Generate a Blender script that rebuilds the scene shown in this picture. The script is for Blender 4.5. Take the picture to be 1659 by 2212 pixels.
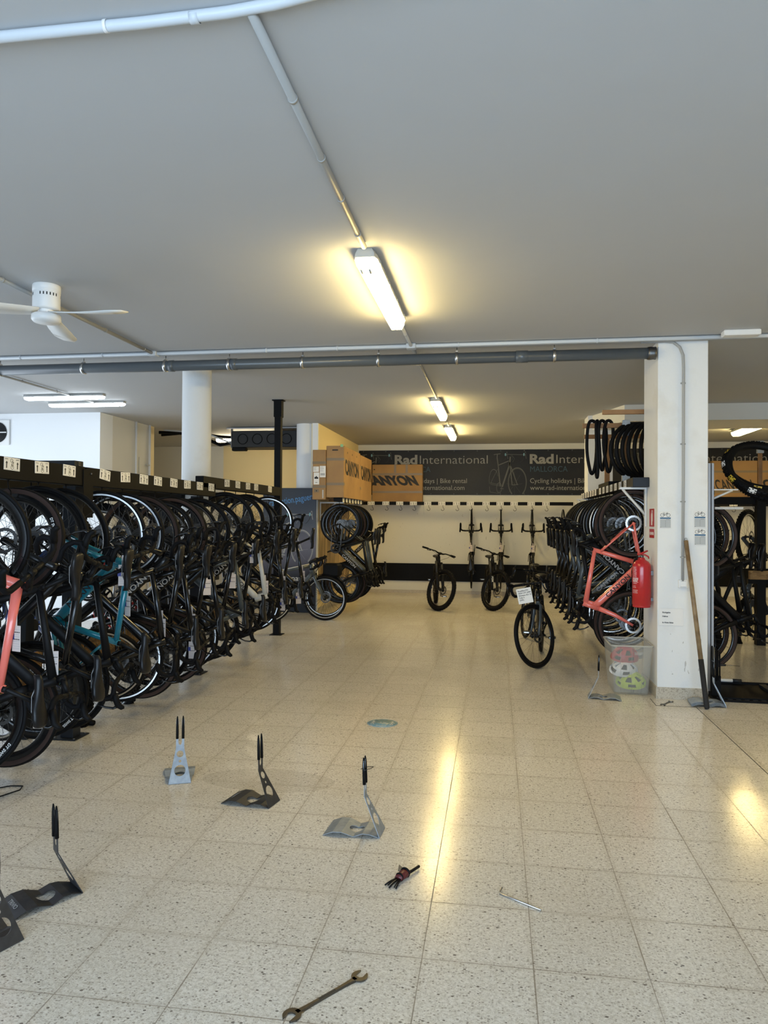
import bpy, math, random
from math import pi, sin, cos, radians as R
from mathutils import Vector, Matrix

# ------------------------------------------------------------------ scene, camera, world, lights, exposure
SC = bpy.context.scene
COL = SC.collection
for o in list(bpy.data.objects):
    bpy.data.objects.remove(o)
SC.view_settings.view_transform = 'Standard'
SC.view_settings.look = 'None'
SC.view_settings.gamma = 1.0
SC.view_settings.use_curve_mapping = False
SC.view_settings.exposure = 0.76

CAMZ = 1.60
cam_d = bpy.data.cameras.new('camera'); cam = bpy.data.objects.new('camera', cam_d); COL.objects.link(cam)
yaw, pitch, roll = R(8.68), R(0.6), R(0.38)
_f = Vector((-sin(yaw)*cos(pitch), cos(yaw)*cos(pitch), sin(pitch)))
_r = Vector((cos(yaw), sin(yaw), 0)); _u = _r.cross(_f)
_r, _u = _r*cos(roll)+_u*sin(roll), _u*cos(roll)-_r*sin(roll)
_m = Matrix((_r, _u, -_f)).transposed().to_4x4(); _m.translation = Vector((0, 0, CAMZ))
cam.matrix_world = _m
cam_d.sensor_fit = 'VERTICAL'; cam_d.sensor_height = 24.0
cam_d.lens = 24.0*1580/2212
cam_d.clip_start = 0.05; cam_d.clip_end = 100
SC.camera = cam

W = bpy.data.worlds.new('world'); SC.world = W; W.use_nodes = True
W.node_tree.nodes['Background'].inputs[0].default_value = (0.62, 0.78, 1.0, 1)
W.node_tree.nodes['Background'].inputs[1].default_value = 0.5

DAY = (0.60, 0.79, 1.0)
WARM = (1.0, 0.80, 0.42)
def area(name, loc, size, aim, power, color):
    d = bpy.data.lights.new(name, 'AREA'); d.shape = 'RECTANGLE'; d.size, d.size_y = size
    d.energy = power; d.color = color
    o = bpy.data.objects.new(name, d); COL.objects.link(o); o.location = loc
    o.rotation_euler = Vector(aim).to_track_quat('-Z', 'Y').to_euler()
    return o
area('daylight_front_window', (-0.6, -3.1, 1.35), (7.0, 2.3), (0, 1, 0.0), 275, DAY)
area('daylight_left_window', (-9.1, 6.9, 1.5), (6.0, 2.6), (1, 0, -0.05), 115, (0.80, 0.90, 1.0))

SC.cycles.max_bounces = 8
SC.cycles.diffuse_bounces = 5
SC.cycles.glossy_bounces = 4
SC.cycles.transparent_max_bounces = 12
SC.cycles.use_denoising = True
SC.cycles.sample_clamp_indirect = 6.0

CEIL = 3.25
YB = 15.94           # far wall
random.seed(11)

# ------------------------------------------------------------------ materials
def mat(name, col, rough=0.5, metal=0.0, spec=None, coat=0.0, emit=None, estr=0.0, alpha=None, trans=0.0, bump=None, vary=None):
    m = bpy.data.materials.new(name); m.use_nodes = True
    nt = m.node_tree; b = nt.nodes['Principled BSDF']
    b.inputs['Base Color'].default_value = (*col, 1)
    b.inputs['Roughness'].default_value = rough
    b.inputs['Metallic'].default_value = metal
    if spec is not None: b.inputs['Specular IOR Level'].default_value = spec
    b.inputs['Coat Weight'].default_value = coat
    if coat: b.inputs['Coat Roughness'].default_value = 0.08
    if emit: b.inputs['Emission Color'].default_value = (*emit, 1); b.inputs['Emission Strength'].default_value = estr
    if alpha is not None: b.inputs['Alpha'].default_value = alpha
    if trans: b.inputs['Transmission Weight'].default_value = trans
    tc = nt.nodes.new('ShaderNodeTexCoord')
    if bump:
        n = nt.nodes.new('ShaderNodeTexNoise'); n.inputs['Scale'].default_value = bump[0]; n.inputs['Detail'].default_value = 4
        bp = nt.nodes.new('ShaderNodeBump'); bp.inputs['Strength'].default_value = bump[1]; bp.inputs['Distance'].default_value = bump[2] if len(bump) > 2 else 0.01
        nt.links.new(tc.outputs['Object'], n.inputs['Vector']); nt.links.new(n.outputs['Fac'], bp.inputs['Height'])
        nt.links.new(bp.outputs['Normal'], b.inputs['Normal'])
    if vary:   # (scale, colour2, amount lo, hi)
        n = nt.nodes.new('ShaderNodeTexNoise'); n.inputs['Scale'].default_value = vary[0]; n.inputs['Detail'].default_value = 5
        cr = nt.nodes.new('ShaderNodeValToRGB')
        cr.color_ramp.elements[0].position = vary[2]; cr.color_ramp.elements[1].position = vary[3]
        cr.color_ramp.elements[0].color = (*col, 1); cr.color_ramp.elements[1].color = (*vary[1], 1)
        nt.links.new(tc.outputs['Object'], n.inputs['Vector']); nt.links.new(n.outputs['Fac'], cr.inputs['Fac'])
        nt.links.new(cr.outputs['Color'], b.inputs['Base Color'])
    return m

M = {}
M['ceil'] = mat('ceiling_paint', (0.475, 0.485, 0.495), 0.75, bump=(1.3, 0.35, 0.03))
M['wall'] = mat('wall_paint', (0.70, 0.69, 0.64), 0.8, bump=(40, 0.12), vary=(1.2, (0.70, 0.68, 0.62), 0.5, 0.75))
M['wallw'] = mat('white_wall_paint', (0.84, 0.86, 0.88), 0.8, bump=(30, 0.1))
M['cream'] = mat('cream_wall_paint', (0.82, 0.68, 0.40), 0.8, bump=(30, 0.1))
M['pillar'] = mat('pillar_paint', (0.78, 0.79, 0.79), 0.75, bump=(55, 0.2), vary=(3.5, (0.70, 0.69, 0.66), 0.55, 0.8))
def scuffs(m, z0, z1, x0, x1, thr):
    nt = m.node_tree; b = nt.nodes['Principled BSDF']; L = nt.links.new; N = nt.nodes.new
    tc = N('ShaderNodeTexCoord'); mp = N('ShaderNodeMapping'); mp.inputs['Scale'].default_value = (34, 34, 9); mp.inputs['Rotation'].default_value = (0, 0.35, 0)
    n = N('ShaderNodeTexNoise'); n.inputs['Scale'].default_value = 1.0; n.inputs['Detail'].default_value = 2; n.inputs['Roughness'].default_value = 0.5
    L(tc.outputs['Object'], mp.inputs[0]); L(mp.outputs[0], n.inputs['Vector']); sp = N('ShaderNodeSeparateXYZ'); L(tc.outputs['Object'], sp.inputs[0])
    def m_(op, a, c):
        q = N('ShaderNodeMath'); q.operation = op
        for i, v in enumerate((a, c)):
            if isinstance(v, (int, float)): q.inputs[i].default_value = v
            else: L(v, q.inputs[i])
        return q.outputs[0]
    k = m_('GREATER_THAN', n.outputs['Fac'], thr)
    for o_, lo, hi in ((2, z0, z1), (0, x0, x1)): k = m_('MULTIPLY', k, m_('MULTIPLY', m_('GREATER_THAN', sp.outputs[o_], lo), m_('LESS_THAN', sp.outputs[o_], hi)))
    mx_ = N('ShaderNodeMix'); mx_.data_type = 'RGBA'; L(m_('MULTIPLY', k, 0.5), mx_.inputs[0])
    src = b.inputs['Base Color'].links[0].from_socket; L(src, mx_.inputs[6]); mx_.inputs[7].default_value = (0.22, 0.20, 0.17, 1); L(mx_.outputs[2], b.inputs['Base Color'])
scuffs(M['wall'], 0.95, 1.75, -2.6, 1.3, 0.70)
scuffs(M['pillar'], 0.22, 0.62, 1.5, 1.83, 0.66)
M['stone'] = mat('terrazzo_skirting', (0.52, 0.47, 0.38), 0.35, vary=(90, (0.30, 0.25, 0.19), 0.5, 0.7))
M['black'] = mat('black_steel', (0.003, 0.003, 0.0035), 0.55, spec=0.15)
M['blue_black'] = mat('slate_black_steel', (0.012, 0.015, 0.021), 0.5, spec=0.35)
M['carbon'] = mat('black_bike_paint', (0.0025, 0.0025, 0.003), 0.25, spec=0.35, coat=0.25)
M['matte'] = mat('matte_bike_black', (0.004, 0.004, 0.0045), 0.5, spec=0.2)
M['rubber'] = mat('tyre_rubber', (0.0035, 0.0035, 0.004), 0.6, spec=0.15)
M['brownwall'] = mat('tan_tyre_sidewall', (0.040, 0.019, 0.013), 0.7)
M['tape'] = mat('bar_tape', (0.004, 0.004, 0.005), 0.7, spec=0.15)
M['saddlem'] = mat('saddle_vinyl', (0.005, 0.005, 0.006), 0.4, spec=0.35)
M['coral'] = mat('coral_bike_paint', (0.80, 0.17, 0.13), 0.25, coat=0.5)
M['teal'] = mat('teal_bike_paint', (0.008, 0.17, 0.24), 0.25, coat=0.5)
M['bikewhite'] = mat('pale_bike_paint', (0.55, 0.55, 0.52), 0.3, coat=0.4)
M['bikegrey'] = mat('grey_bike_paint', (0.055, 0.068, 0.075), 0.35, coat=0.3)
M['bluepaint'] = mat('blue_bike_paint', (0.015, 0.05, 0.22), 0.3, coat=0.4)
M['redpaint'] = mat('red_bike_paint', (0.45, 0.02, 0.015), 0.3, coat=0.4)
M['silver'] = mat('brushed_silver', (0.62, 0.62, 0.62), 0.28, metal=1.0)
M['steel'] = mat('dull_steel', (0.16, 0.16, 0.16), 0.38, metal=1.0)
M['spoke'] = mat('dark_spoke', (0.05, 0.05, 0.05), 0.4, metal=0.6)
M['galv'] = mat('galvanised_plate', (0.27, 0.30, 0.33), 0.45, metal=0.35, vary=(30, (0.36, 0.39, 0.42), 0.4, 0.7))
M['white'] = mat('white_plastic', (0.80, 0.80, 0.79), 0.45)
M['whitemetal'] = mat('white_bracket_paint', (0.72, 0.72, 0.70), 0.4)
M['pvc'] = mat('grey_pvc_conduit', (0.36, 0.36, 0.35), 0.5)
M['pvclight'] = mat('light_pvc_pipe', (0.56, 0.60, 0.64), 0.4)
M['drain'] = mat('slate_grey_drain_pipe', (0.085, 0.10, 0.115), 0.3)
M['paper'] = mat('paper', (0.80, 0.79, 0.77), 0.7)
M['tagpaper'] = mat('pinkish_tag_paper', (0.58, 0.50, 0.46), 0.7)
M['ink'] = mat('black_ink', (0.012, 0.012, 0.013), 0.6)
M['inkblue'] = mat('blue_ink', (0.035, 0.05, 0.22), 0.6)
M['inkgrey'] = mat('grey_ink', (0.38, 0.38, 0.38), 0.6)
M['card'] = mat('cardboard', (0.36, 0.215, 0.09), 0.8, bump=(25, 0.15), vary=(2.5, (0.29, 0.17, 0.08), 0.4, 0.7))
M['cardlight'] = mat('cardboard_end', (0.31, 0.22, 0.13), 0.8, bump=(25, 0.15))
M['tapebrown'] = mat('parcel_tape', (0.22, 0.17, 0.11), 0.35)
M['banner'] = mat('banner_vinyl', (0.009, 0.009, 0.0095), 0.5, spec=0.35, bump=(3, 0.3, 0.03))
M['bannertext'] = mat('banner_lettering', (0.30, 0.295, 0.275), 0.6)
M['bannerblue'] = mat('banner_blue_lettering', (0.04, 0.08, 0.115), 0.6)
M['bannerline'] = mat('banner_drawing_grey', (0.11, 0.11, 0.10), 0.6)
M['posterblue'] = mat('poster_blue_lettering', (0.10, 0.30, 0.62), 0.6)
M['red'] = mat('extinguisher_red', (0.48, 0.012, 0.016), 0.28, coat=0.4)
M['signred'] = mat('sign_red', (0.42, 0.012, 0.016), 0.5)
M['wood'] = mat('bare_timber', (0.30, 0.155, 0.06), 0.65, bump=(30, 0.2), vary=(6, (0.22, 0.11, 0.04), 0.4, 0.7))
M['grip'] = mat('black_grip_tape', (0.012, 0.012, 0.013), 0.75, bump=(60, 0.6))
M['stick'] = mat('worn_broomstick', (0.30, 0.21, 0.11), 0.5, vary=(9, (0.17, 0.105, 0.05), 0.42, 0.62))
M['helred'] = mat('red_helmet', (0.42, 0.02, 0.03), 0.35)
M['helwhite'] = mat('white_helmet', (0.75, 0.75, 0.75), 0.35)
M['helgreen'] = mat('yellow_green_helmet', (0.50, 0.62, 0.03), 0.35)
M['gold'] = mat('yellow_hot_patch', (0.62, 0.42, 0.03), 0.5)
M['alu'] = mat('anodised_aluminium', (0.42, 0.43, 0.46), 0.35, metal=0.6)
M['bin'] = mat('cloudy_clear_plastic', (0.60, 0.60, 0.55), 0.35, alpha=0.2)
M['lens'] = mat('clear_tape', (0.8, 0.8, 0.8), 0.15, alpha=0.5)
M['warmlamp'] = mat('warm_lamp_diffuser', (1, 0.9, 0.7), 0.4, emit=(1.0, 0.75, 0.30), estr=36)
M['coldlamp'] = mat('cold_lamp_diffuser', (1, 1, 1), 0.4, emit=(0.86, 0.94, 1.0), estr=7)
M['recesslamp'] = mat('recess_lamp_diffuser', (1, 0.95, 0.8), 0.4, emit=(1.0, 0.86, 0.58), estr=24)
M['fixture'] = mat('lamp_body_grey', (0.42, 0.43, 0.42), 0.5)
M['sticker'] = mat('worn_blue_floor_sticker', (0.13, 0.26, 0.33), 0.4, vary=(35, (0.34, 0.36, 0.33), 0.5, 0.65))
M['stickwhite'] = mat('sticker_white', (0.62, 0.62, 0.58), 0.5)
M['glass'] = mat('window_glass', (1, 1, 1), 0.02, alpha=0.08)
M['darkgrey'] = mat('dark_grey_metal', (0.022, 0.023, 0.025), 0.5, spec=0.35)
M['cyan'] = mat('banner_cyan', (0.20, 0.40, 0.48), 0.6)

def wood_panel():
    m = bpy.data.materials.new('stained_plywood'); m.use_nodes = True; nt = m.node_tree; b = nt.nodes['Principled BSDF']
    tc = nt.nodes.new('ShaderNodeTexCoord'); mp = nt.nodes.new('ShaderNodeMapping'); mp.inputs['Scale'].default_value = (9, 9, 0.9)
    n = nt.nodes.new('ShaderNodeTexNoise'); n.inputs['Scale'].default_value = 1.3; n.inputs['Detail'].default_value = 6
    cr = nt.nodes.new('ShaderNodeValToRGB'); cr.color_ramp.elements[0].position = 0.38; cr.color_ramp.elements[1].position = 0.58
    cr.color_ramp.elements[0].color = (0.22, 0.15, 0.08, 1); cr.color_ramp.elements[1].color = (0.50, 0.36, 0.19, 1)
    L = nt.links.new
    L(tc.outputs['Object'], mp.inputs[0]); L(mp.outputs[0], n.inputs['Vector']); L(n.outputs['Fac'], cr.inputs[0]); L(cr.outputs[0], b.inputs['Base Color'])
    b.inputs['Roughness'].default_value = 0.6
    return m
M['ply'] = wood_panel()

def osb():
    m = bpy.data.materials.new('osb_board'); m.use_nodes = True; nt = m.node_tree; b = nt.nodes['Principled BSDF']
    tc = nt.nodes.new('ShaderNodeTexCoord'); v = nt.nodes.new('ShaderNodeTexVoronoi'); v.inputs['Scale'].default_value = 22
    mp = nt.nodes.new('ShaderNodeMapping'); mp.inputs['Scale'].default_value = (1, 0.5, 1.6)
    cr = nt.nodes.new('ShaderNodeValToRGB'); cr.color_ramp.elements[0].color = (0.16, 0.085, 0.03, 1); cr.color_ramp.elements[1].color = (0.40, 0.24, 0.09, 1)
    L = nt.links.new
    L(tc.outputs['Object'], mp.inputs[0]); L(mp.outputs[0], v.inputs['Vector']); L(v.outputs['Color'], cr.inputs[0]); L(cr.outputs[0], b.inputs['Base Color'])
    b.inputs['Roughness'].default_value = 0.7
    return m
M['osb'] = osb()

def floor_mat():
    m = bpy.data.materials.new('terrazzo_tiles'); m.use_nodes = True; nt = m.node_tree; b = nt.nodes['Principled BSDF']; L = nt.links.new
    N = nt.nodes.new
    tc = N('ShaderNodeTexCoord'); P = tc.outputs['Object']
    def math_(op, a, b_=None, c=None):
        n = N('ShaderNodeMath'); n.operation = op
        for i, x in enumerate((a, b_, c)):
            if x is None: continue
            if isinstance(x, (int, float)): n.inputs[i].default_value = x
            else: L(x, n.inputs[i])
        return n.outputs[0]
    def mix(f, a, c):
        n = N('ShaderNodeMix'); n.data_type = 'RGBA'
        if isinstance(f, (int, float)): n.inputs[0].default_value = f
        else: L(f, n.inputs[0])
        for i, x in ((6, a), (7, c)):
            if isinstance(x, tuple): n.inputs[i].default_value = (*x, 1)
            else: L(x, n.inputs[i])
        return n.outputs[2]
    sep = N('ShaderNodeSeparateXYZ'); L(P, sep.inputs[0])
    tx = math_('DIVIDE', math_('ADD', sep.outputs[0], 0.258+40), 0.4)
    ty = math_('DIVIDE', math_('ADD', sep.outputs[1], -2.678+40), 0.4)
    fx = math_('FRACT', tx); fy = math_('FRACT', ty)
    ex = math_('MINIMUM', fx, math_('SUBTRACT', 1.0, fx)); ey = math_('MINIMUM', fy, math_('SUBTRACT', 1.0, fy))
    wob = N('ShaderNodeTexNoise'); wob.inputs['Scale'].default_value = 3.0; L(P, wob.inputs['Vector'])
    gw = math_('MULTIPLY', wob.outputs['Fac'], 0.010)
    gx = math_('LESS_THAN', ex, gw)
    gy = math_('LESS_THAN', ey, gw)
    g = math_('MAXIMUM', gx, gy)
    wx = N('ShaderNodeMath'); wx.operation = 'MAXIMUM'
    L(math_('LESS_THAN', ex, 0.045), wx.inputs[0]); L(math_('LESS_THAN', ey, 0.045), wx.inputs[1])
    # per tile tint
    idx = N('ShaderNodeCombineXYZ'); L(math_('FLOOR', tx), idx.inputs[0]); L(math_('FLOOR', ty), idx.inputs[1])
    wn = N('ShaderNodeTexWhiteNoise'); wn.noise_dimensions = '3D'; L(idx.outputs[0], wn.inputs['Vector'])
    base = mix(wn.outputs['Value'], (0.73, 0.695, 0.62), (0.79, 0.75, 0.675))
    sm = N('ShaderNodeTexNoise'); sm.inputs['Scale'].default_value = 70; sm.inputs['Detail'].default_value = 5; L(P, sm.inputs['Vector'])
    r0 = N('ShaderNodeValToRGB'); r0.color_ramp.elements[0].position = 0.38; r0.color_ramp.elements[1].position = 0.66; L(sm.outputs['Fac'], r0.inputs[0])
    base = mix(math_('MULTIPLY', r0.outputs[0], 0.5), base, (0.42, 0.37, 0.29))
    def chips(scale, thr_lo, rad, col, base, amt=1.0, off=0.0):
        mp = N('ShaderNodeMapping'); mp.inputs['Location'].default_value = (off, off*1.7, 0.3); mp.inputs['Rotation'].default_value = (0, 0, off*3)
        mp.inputs['Scale'].default_value = (1.0, 1.35, 1); L(P, mp.inputs[0])
        v = N('ShaderNodeTexVoronoi'); v.inputs['Scale'].default_value = scale; v.voronoi_dimensions = '2D'; L(mp.outputs[0], v.inputs['Vector'])
        s = N('ShaderNodeSeparateColor'); L(v.outputs['Color'], s.inputs[0])
        pick = math_('GREATER_THAN', s.outputs[0], thr_lo)
        rr = math_('MULTIPLY', math_('ADD', s.outputs[1], 0.35), rad)
        near = math_('LESS_THAN', v.outputs['Distance'], rr)
        return mix(math_('MULTIPLY', math_('MULTIPLY', pick, near), amt), base, col)
    base = chips(165, 0.52, 0.42, (0.40, 0.36, 0.30), base, 0.55, 0.0)
    base = chips(120, 0.60, 0.44, (0.76, 0.73, 0.66), base, 0.6, 1.3)
    base = chips(92, 0.82, 0.36, (0.22, 0.18, 0.14), base, 0.62, 2.1)
    base = chips(58, 0.95, 0.27, (0.09, 0.065, 0.05), base, 0.8, 3.4)
    st = N('ShaderNodeTexNoise'); st.inputs['Scale'].default_value = 0.9; st.inputs['Detail'].default_value = 6; L(P, st.inputs['Vector'])
    r1 = N('ShaderNodeValToRGB'); r1.color_ramp.elements[0].position = 0.5; r1.color_ramp.elements[1].position = 0.75; L(st.outputs['Fac'], r1.inputs[0])
    base = mix(math_('MULTIPLY', r1.outputs[0], 0.28), base, (0.40, 0.34, 0.25))
    dx = math_('SUBTRACT', sep.outputs[0], -1.38); dy = math_('MULTIPLY', math_('SUBTRACT', sep.outputs[1], 4.33), 2.3)
    dd = math_('SQRT', math_('ADD', math_('MULTIPLY', dx, dx), math_('MULTIPLY', dy, dy)))
    stn = math_('LESS_THAN', math_('ADD', dd, math_('MULTIPLY', st.outputs['Fac'], 0.35)), 0.62)
    base = mix(math_('MULTIPLY', stn, 0.22), base, (0.30, 0.25, 0.19))
    base = mix(math_('MULTIPLY', wx.outputs[0], 0.09), base, (0.30, 0.23, 0.14))
    gcol = mix(r1.outputs[0], (0.17, 0.13, 0.09), (0.62, 0.57, 0.48))
    base = mix(math_('MULTIPLY', g, 0.75), base, gcol)
    L(base, b.inputs['Base Color'])
    rn = N('ShaderNodeTexNoise'); rn.inputs['Scale'].default_value = 6; rn.inputs['Detail'].default_value = 4; L(P, rn.inputs['Vector'])
    rough = math_('ADD', math_('MULTIPLY', rn.outputs['Fac'], 0.10), 0.13)
    L(math_('ADD', rough, math_('MULTIPLY', g, 0.4)), b.inputs['Roughness'])
    bn = N('ShaderNodeTexNoise'); bn.inputs['Scale'].default_value = 5; L(P, bn.inputs['Vector'])
    hg = math_('SUBTRACT', math_('MULTIPLY', bn.outputs['Fac'], 0.4), math_('MULTIPLY', g, 0.4))
    bp = N('ShaderNodeBump'); bp.inputs['Strength'].default_value = 0.12; bp.inputs['Distance'].default_value = 0.004
    L(hg, bp.inputs['Height']); L(bp.outputs['Normal'], b.inputs['Normal'])
    b.inputs['Specular IOR Level'].default_value = 0.5
    return m
M['floor'] = floor_mat()

# ------------------------------------------------------------------ mesh helpers
class MB:
    """collects shapes with material slots into one mesh"""
    def __init__(s): s.v = []; s.f = []; s.m = []; s.mats = []; s.smooth = []
    def slot(s, m):
        if m not in s.mats: s.mats.append(m)
        return s.mats.index(m)
    def add(s, vs, fs, m, smooth=False):
        k = len(s.v); s.v += [tuple(v) for v in vs]; sl = s.slot(m)
        for f in fs: s.f.append([i+k for i in f]); s.m.append(sl); s.smooth.append(smooth)
        return s
    def box(s, a, b, m, mx=None):
        (x0, y0, z0), (x1, y1, z1) = a, b
        vs = [Vector(p) for p in ((x0,y0,z0),(x1,y0,z0),(x1,y1,z0),(x0,y1,z0),(x0,y0,z1),(x1,y0,z1),(x1,y1,z1),(x0,y1,z1))]
        if mx is not None: vs = [mx @ v for v in vs]
        return s.add(vs, [(0,3,2,1),(4,5,6,7),(0,1,5,4),(1,2,6,5),(2,3,7,6),(3,0,4,7)], m)
    def bbox(s, a, b, m, bev=0.004, mx=None):
        """box with chamfered vertical+horizontal edges (cut corners)"""
        (x0, y0, z0), (x1, y1, z1) = a, b; e = bev; vs = []; fs = []
        def ring(z, ins):
            x0i, x1i, y0i, y1i = x0+ins, x1-ins, y0+ins, y1-ins
            c = e
            return [(x0i+c,y0i,z),(x1i-c,y0i,z),(x1i,y0i+c,z),(x1i,y1i-c,z),(x1i-c,y1i,z),(x0i+c,y1i,z),(x0i,y1i-c,z),(x0i,y0i+c,z)]
        rings = [ring(z0, e), ring(z0+e, 0), ring(z1-e, 0), ring(z1, e)]
        for r in rings: vs += r
        for k in range(3):
            for i in range(8):
                j = (i+1) % 8; fs.append((k*8+i, k*8+j, (k+1)*8+j, (k+1)*8+i))
        fs.append(tuple(reversed(range(8)))); fs.append(tuple(range(24, 32)))
        vs = [Vector(v) for v in vs]
        if mx is not None: vs = [mx @ v for v in vs]
        return s.add(vs, fs, m)
    def tube(s, pts, rad, m, seg=8, flat=1.0, side=None, closed=False, cap=True, smooth=True):
        """sweep along pts; rad float or list; flat = width ratio in 'side' direction"""
        pts = [Vector(p) for p in pts]; n = len(pts)
        if not isinstance(rad, (list, tuple)): rad = [rad]*n
        vs = []; fs = []; up0 = None
        for i, p in enumerate(pts):
            if closed: t = pts[(i+1) % n]-pts[i-1]
            else: t = pts[min(i+1, n-1)]-pts[max(i-1, 0)]
            if t.length < 1e-9: t = Vector((0, 0, 1))
            t.normalize()
            if side is not None: a = Vector(side)
            elif up0 is None: a = Vector((0, 1, 0)) if abs(t.y) < 0.9 else Vector((1, 0, 0))
            else: a = up0
            a = a - t*a.dot(t)
            if a.length < 1e-6: a = Vector((1, 0, 0))-t*t.x
            a.normalize(); up0 = a; b = t.cross(a)
            for k in range(seg):
                an = 2*pi*k/seg
                vs.append(p + a*(cos(an)*rad[i]*flat) + b*(sin(an)*rad[i]))
        rr = range(n if closed else n-1)
        for i in rr:
            j = (i+1) % n
            for k in range(seg):
                l = (k+1) % seg
                fs.append((i*seg+k, i*seg+l, j*seg+l, j*seg+k))
        if cap and not closed:
            fs.append(tuple(reversed(range(seg)))); fs.append(tuple(range((n-1)*seg, n*seg)))
        return s.add(vs, fs, m, smooth)
    def lathe(s, prof, m, seg=24, mx=None, smooth=True, a0=0, a1=2*pi):
        """prof: list of (r, h) around Z"""
        full = abs(a1-a0-2*pi) < 1e-6; vs = []; fs = []; n = len(prof); sg = seg if full else seg+1
        for i in range(sg):
            a = a0+(a1-a0)*i/seg
            for r_, h in prof: vs.append(Vector((r_*cos(a), r_*sin(a), h)))
        for i in range(seg):
            j = (i+1) % sg
            for k in range(n-1): fs.append((i*n+k, j*n+k, j*n+k+1, i*n+k+1))
        if mx is not None: vs = [mx @ v for v in vs]
        return s.add(vs, fs, m, smooth)
    def torus(s, c, R_, r, m, seg=40, sg=8, axis='y', flat=1.0):
        c = Vector(c); vs = []; fs = []
        for i in range(seg):
            a = 2*pi*i/seg
            for k in range(sg):
                b = 2*pi*k/sg; rr = R_+r*cos(b); h = r*sin(b)*flat
                p = {'y': (rr*cos(a), h, rr*sin(a)), 'z': (rr*cos(a), rr*sin(a), h), 'x': (h, rr*cos(a), rr*sin(a))}[axis]
                vs.append(c+Vector(p))
        for i in range(seg):
            j = (i+1) % seg
            for k in range(sg):
                l = (k+1) % sg; fs.append((i*sg+k, i*sg+l, j*sg+l, j*sg+k))
        return s.add(vs, fs, m, True)
    def prism(s, poly, h, m, mx=None):
        """poly (x,y) extruded 0..h in z"""
        n = len(poly); vs = [Vector((x, y, 0)) for x, y in poly]+[Vector((x, y, h)) for x, y in poly]
        fs = [tuple(reversed(range(n))), tuple(range(n, 2*n))]+[(i, (i+1) % n, n+(i+1) % n, n+i) for i in range(n)]
        if mx is not None: vs = [mx @ v for v in vs]
        return s.add(vs, fs, m)
    def mesh(s, name):
        me = bpy.data.meshes.new(name); me.from_pydata(s.v, [], s.f)
        for mt in s.mats: me.materials.append(mt)
        for p, mi, sm in zip(me.polygons, s.m, s.smooth): p.material_index = mi; p.use_smooth = sm
        me.update(); return me

def link(name, me, parent=None, mx=None):
    o = bpy.data.objects.new(name, me); COL.objects.link(o)
    if parent is not None: o.parent = parent
    if mx is not None: o.matrix_local = mx
    return o
def obj(name, mb, parent=None, mx=None): return link(name, mb.mesh(name), parent, mx)
def tag(o, label, cat, group=None):
    o['label'] = label; o['category'] = cat
    if group: o['group'] = group
    return o
def thing(name, label, cat, loc=(0, 0, 0), rz=0.0, group=None, mx=None):
    o = bpy.data.objects.new(name, None); o.empty_display_size = 0.1; COL.objects.link(o)
    if mx is not None: o.matrix_world = mx
    else: o.location = loc; o.rotation_euler = (0, 0, rz)
    return tag(o, label, cat, group)
def struct(name, mb, parent=None):
    o = obj(name, mb, parent)
    if parent is None: o['kind'] = 'structure'
    return o
def T(x, y, z): return Matrix.Translation((x, y, z))
def RX(a): return Matrix.Rotation(a, 4, 'X')
def RY(a): return Matrix.Rotation(a, 4, 'Y')
def RZ(a): return Matrix.Rotation(a, 4, 'Z')
def SCL(x, y, z): return Matrix.Diagonal((x, y, z, 1))

def text_mesh(txt, size, m, depth=0.001, shear=0.0, bold=0.0, xs=1.0, align='LEFT', sp=1.0):
    c = bpy.data.curves.new('lettering', 'FONT'); c.body = txt; c.size = size; c.extrude = depth/2; c.shear = shear
    c.offset = bold; c.align_x = align; c.space_character = sp; c.resolution_u = 3
    t = bpy.data.objects.new('tmp', c); COL.objects.link(t)
    me = bpy.data.meshes.new_from_object(t)
    bpy.data.objects.remove(t); bpy.data.curves.remove(c)
    me.transform(SCL(xs, 1, 1)); me.materials.clear(); me.materials.append(m); me.name = 'lettering'
    return me
def text(name, txt, size, m, mx, parent, fit=None, **k):
    me = text_mesh(txt, size, m, **k)
    if fit:
        xs = [v.co.x for v in me.vertices]; w = max(xs)-min(xs); x0 = min(xs)
        me.transform(T(0, 0, 0) @ SCL(fit/w, 1, 1) @ T(-x0, 0, 0))
    return link(name, me, parent, mx)
# frame facing -Y (towards camera): x right, y up ; facing +X: x -> +Y, y up
FRONT = RX(pi/2)
FACEX = RZ(pi/2) @ RX(pi/2)       # normal +X, text x runs +Y
FACEMX = RZ(-pi/2) @ RX(pi/2)     # normal -X, text x runs -Y

# ------------------------------------------------------------------ room shell
mb = MB(); mb.box((-9.0, -3.0, -0.1), (8.0, YB+0.3, 0), M['floor']); struct('floor', mb)
mb = MB(); mb.box((-9.0, -3.0, CEIL), (8.0, YB+0.3, CEIL+0.15), M['ceil']); struct('ceiling', mb)
mb = MB(); mb.box((-9.0, YB, 0), (8.0, YB+0.2, CEIL), M['wall']); struct('wall_far', mb)
mb = MB(); mb.box((7.6, -3.0, 0), (7.8, YB, CEIL), M['wall']); struct('wall_right', mb)
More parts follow.
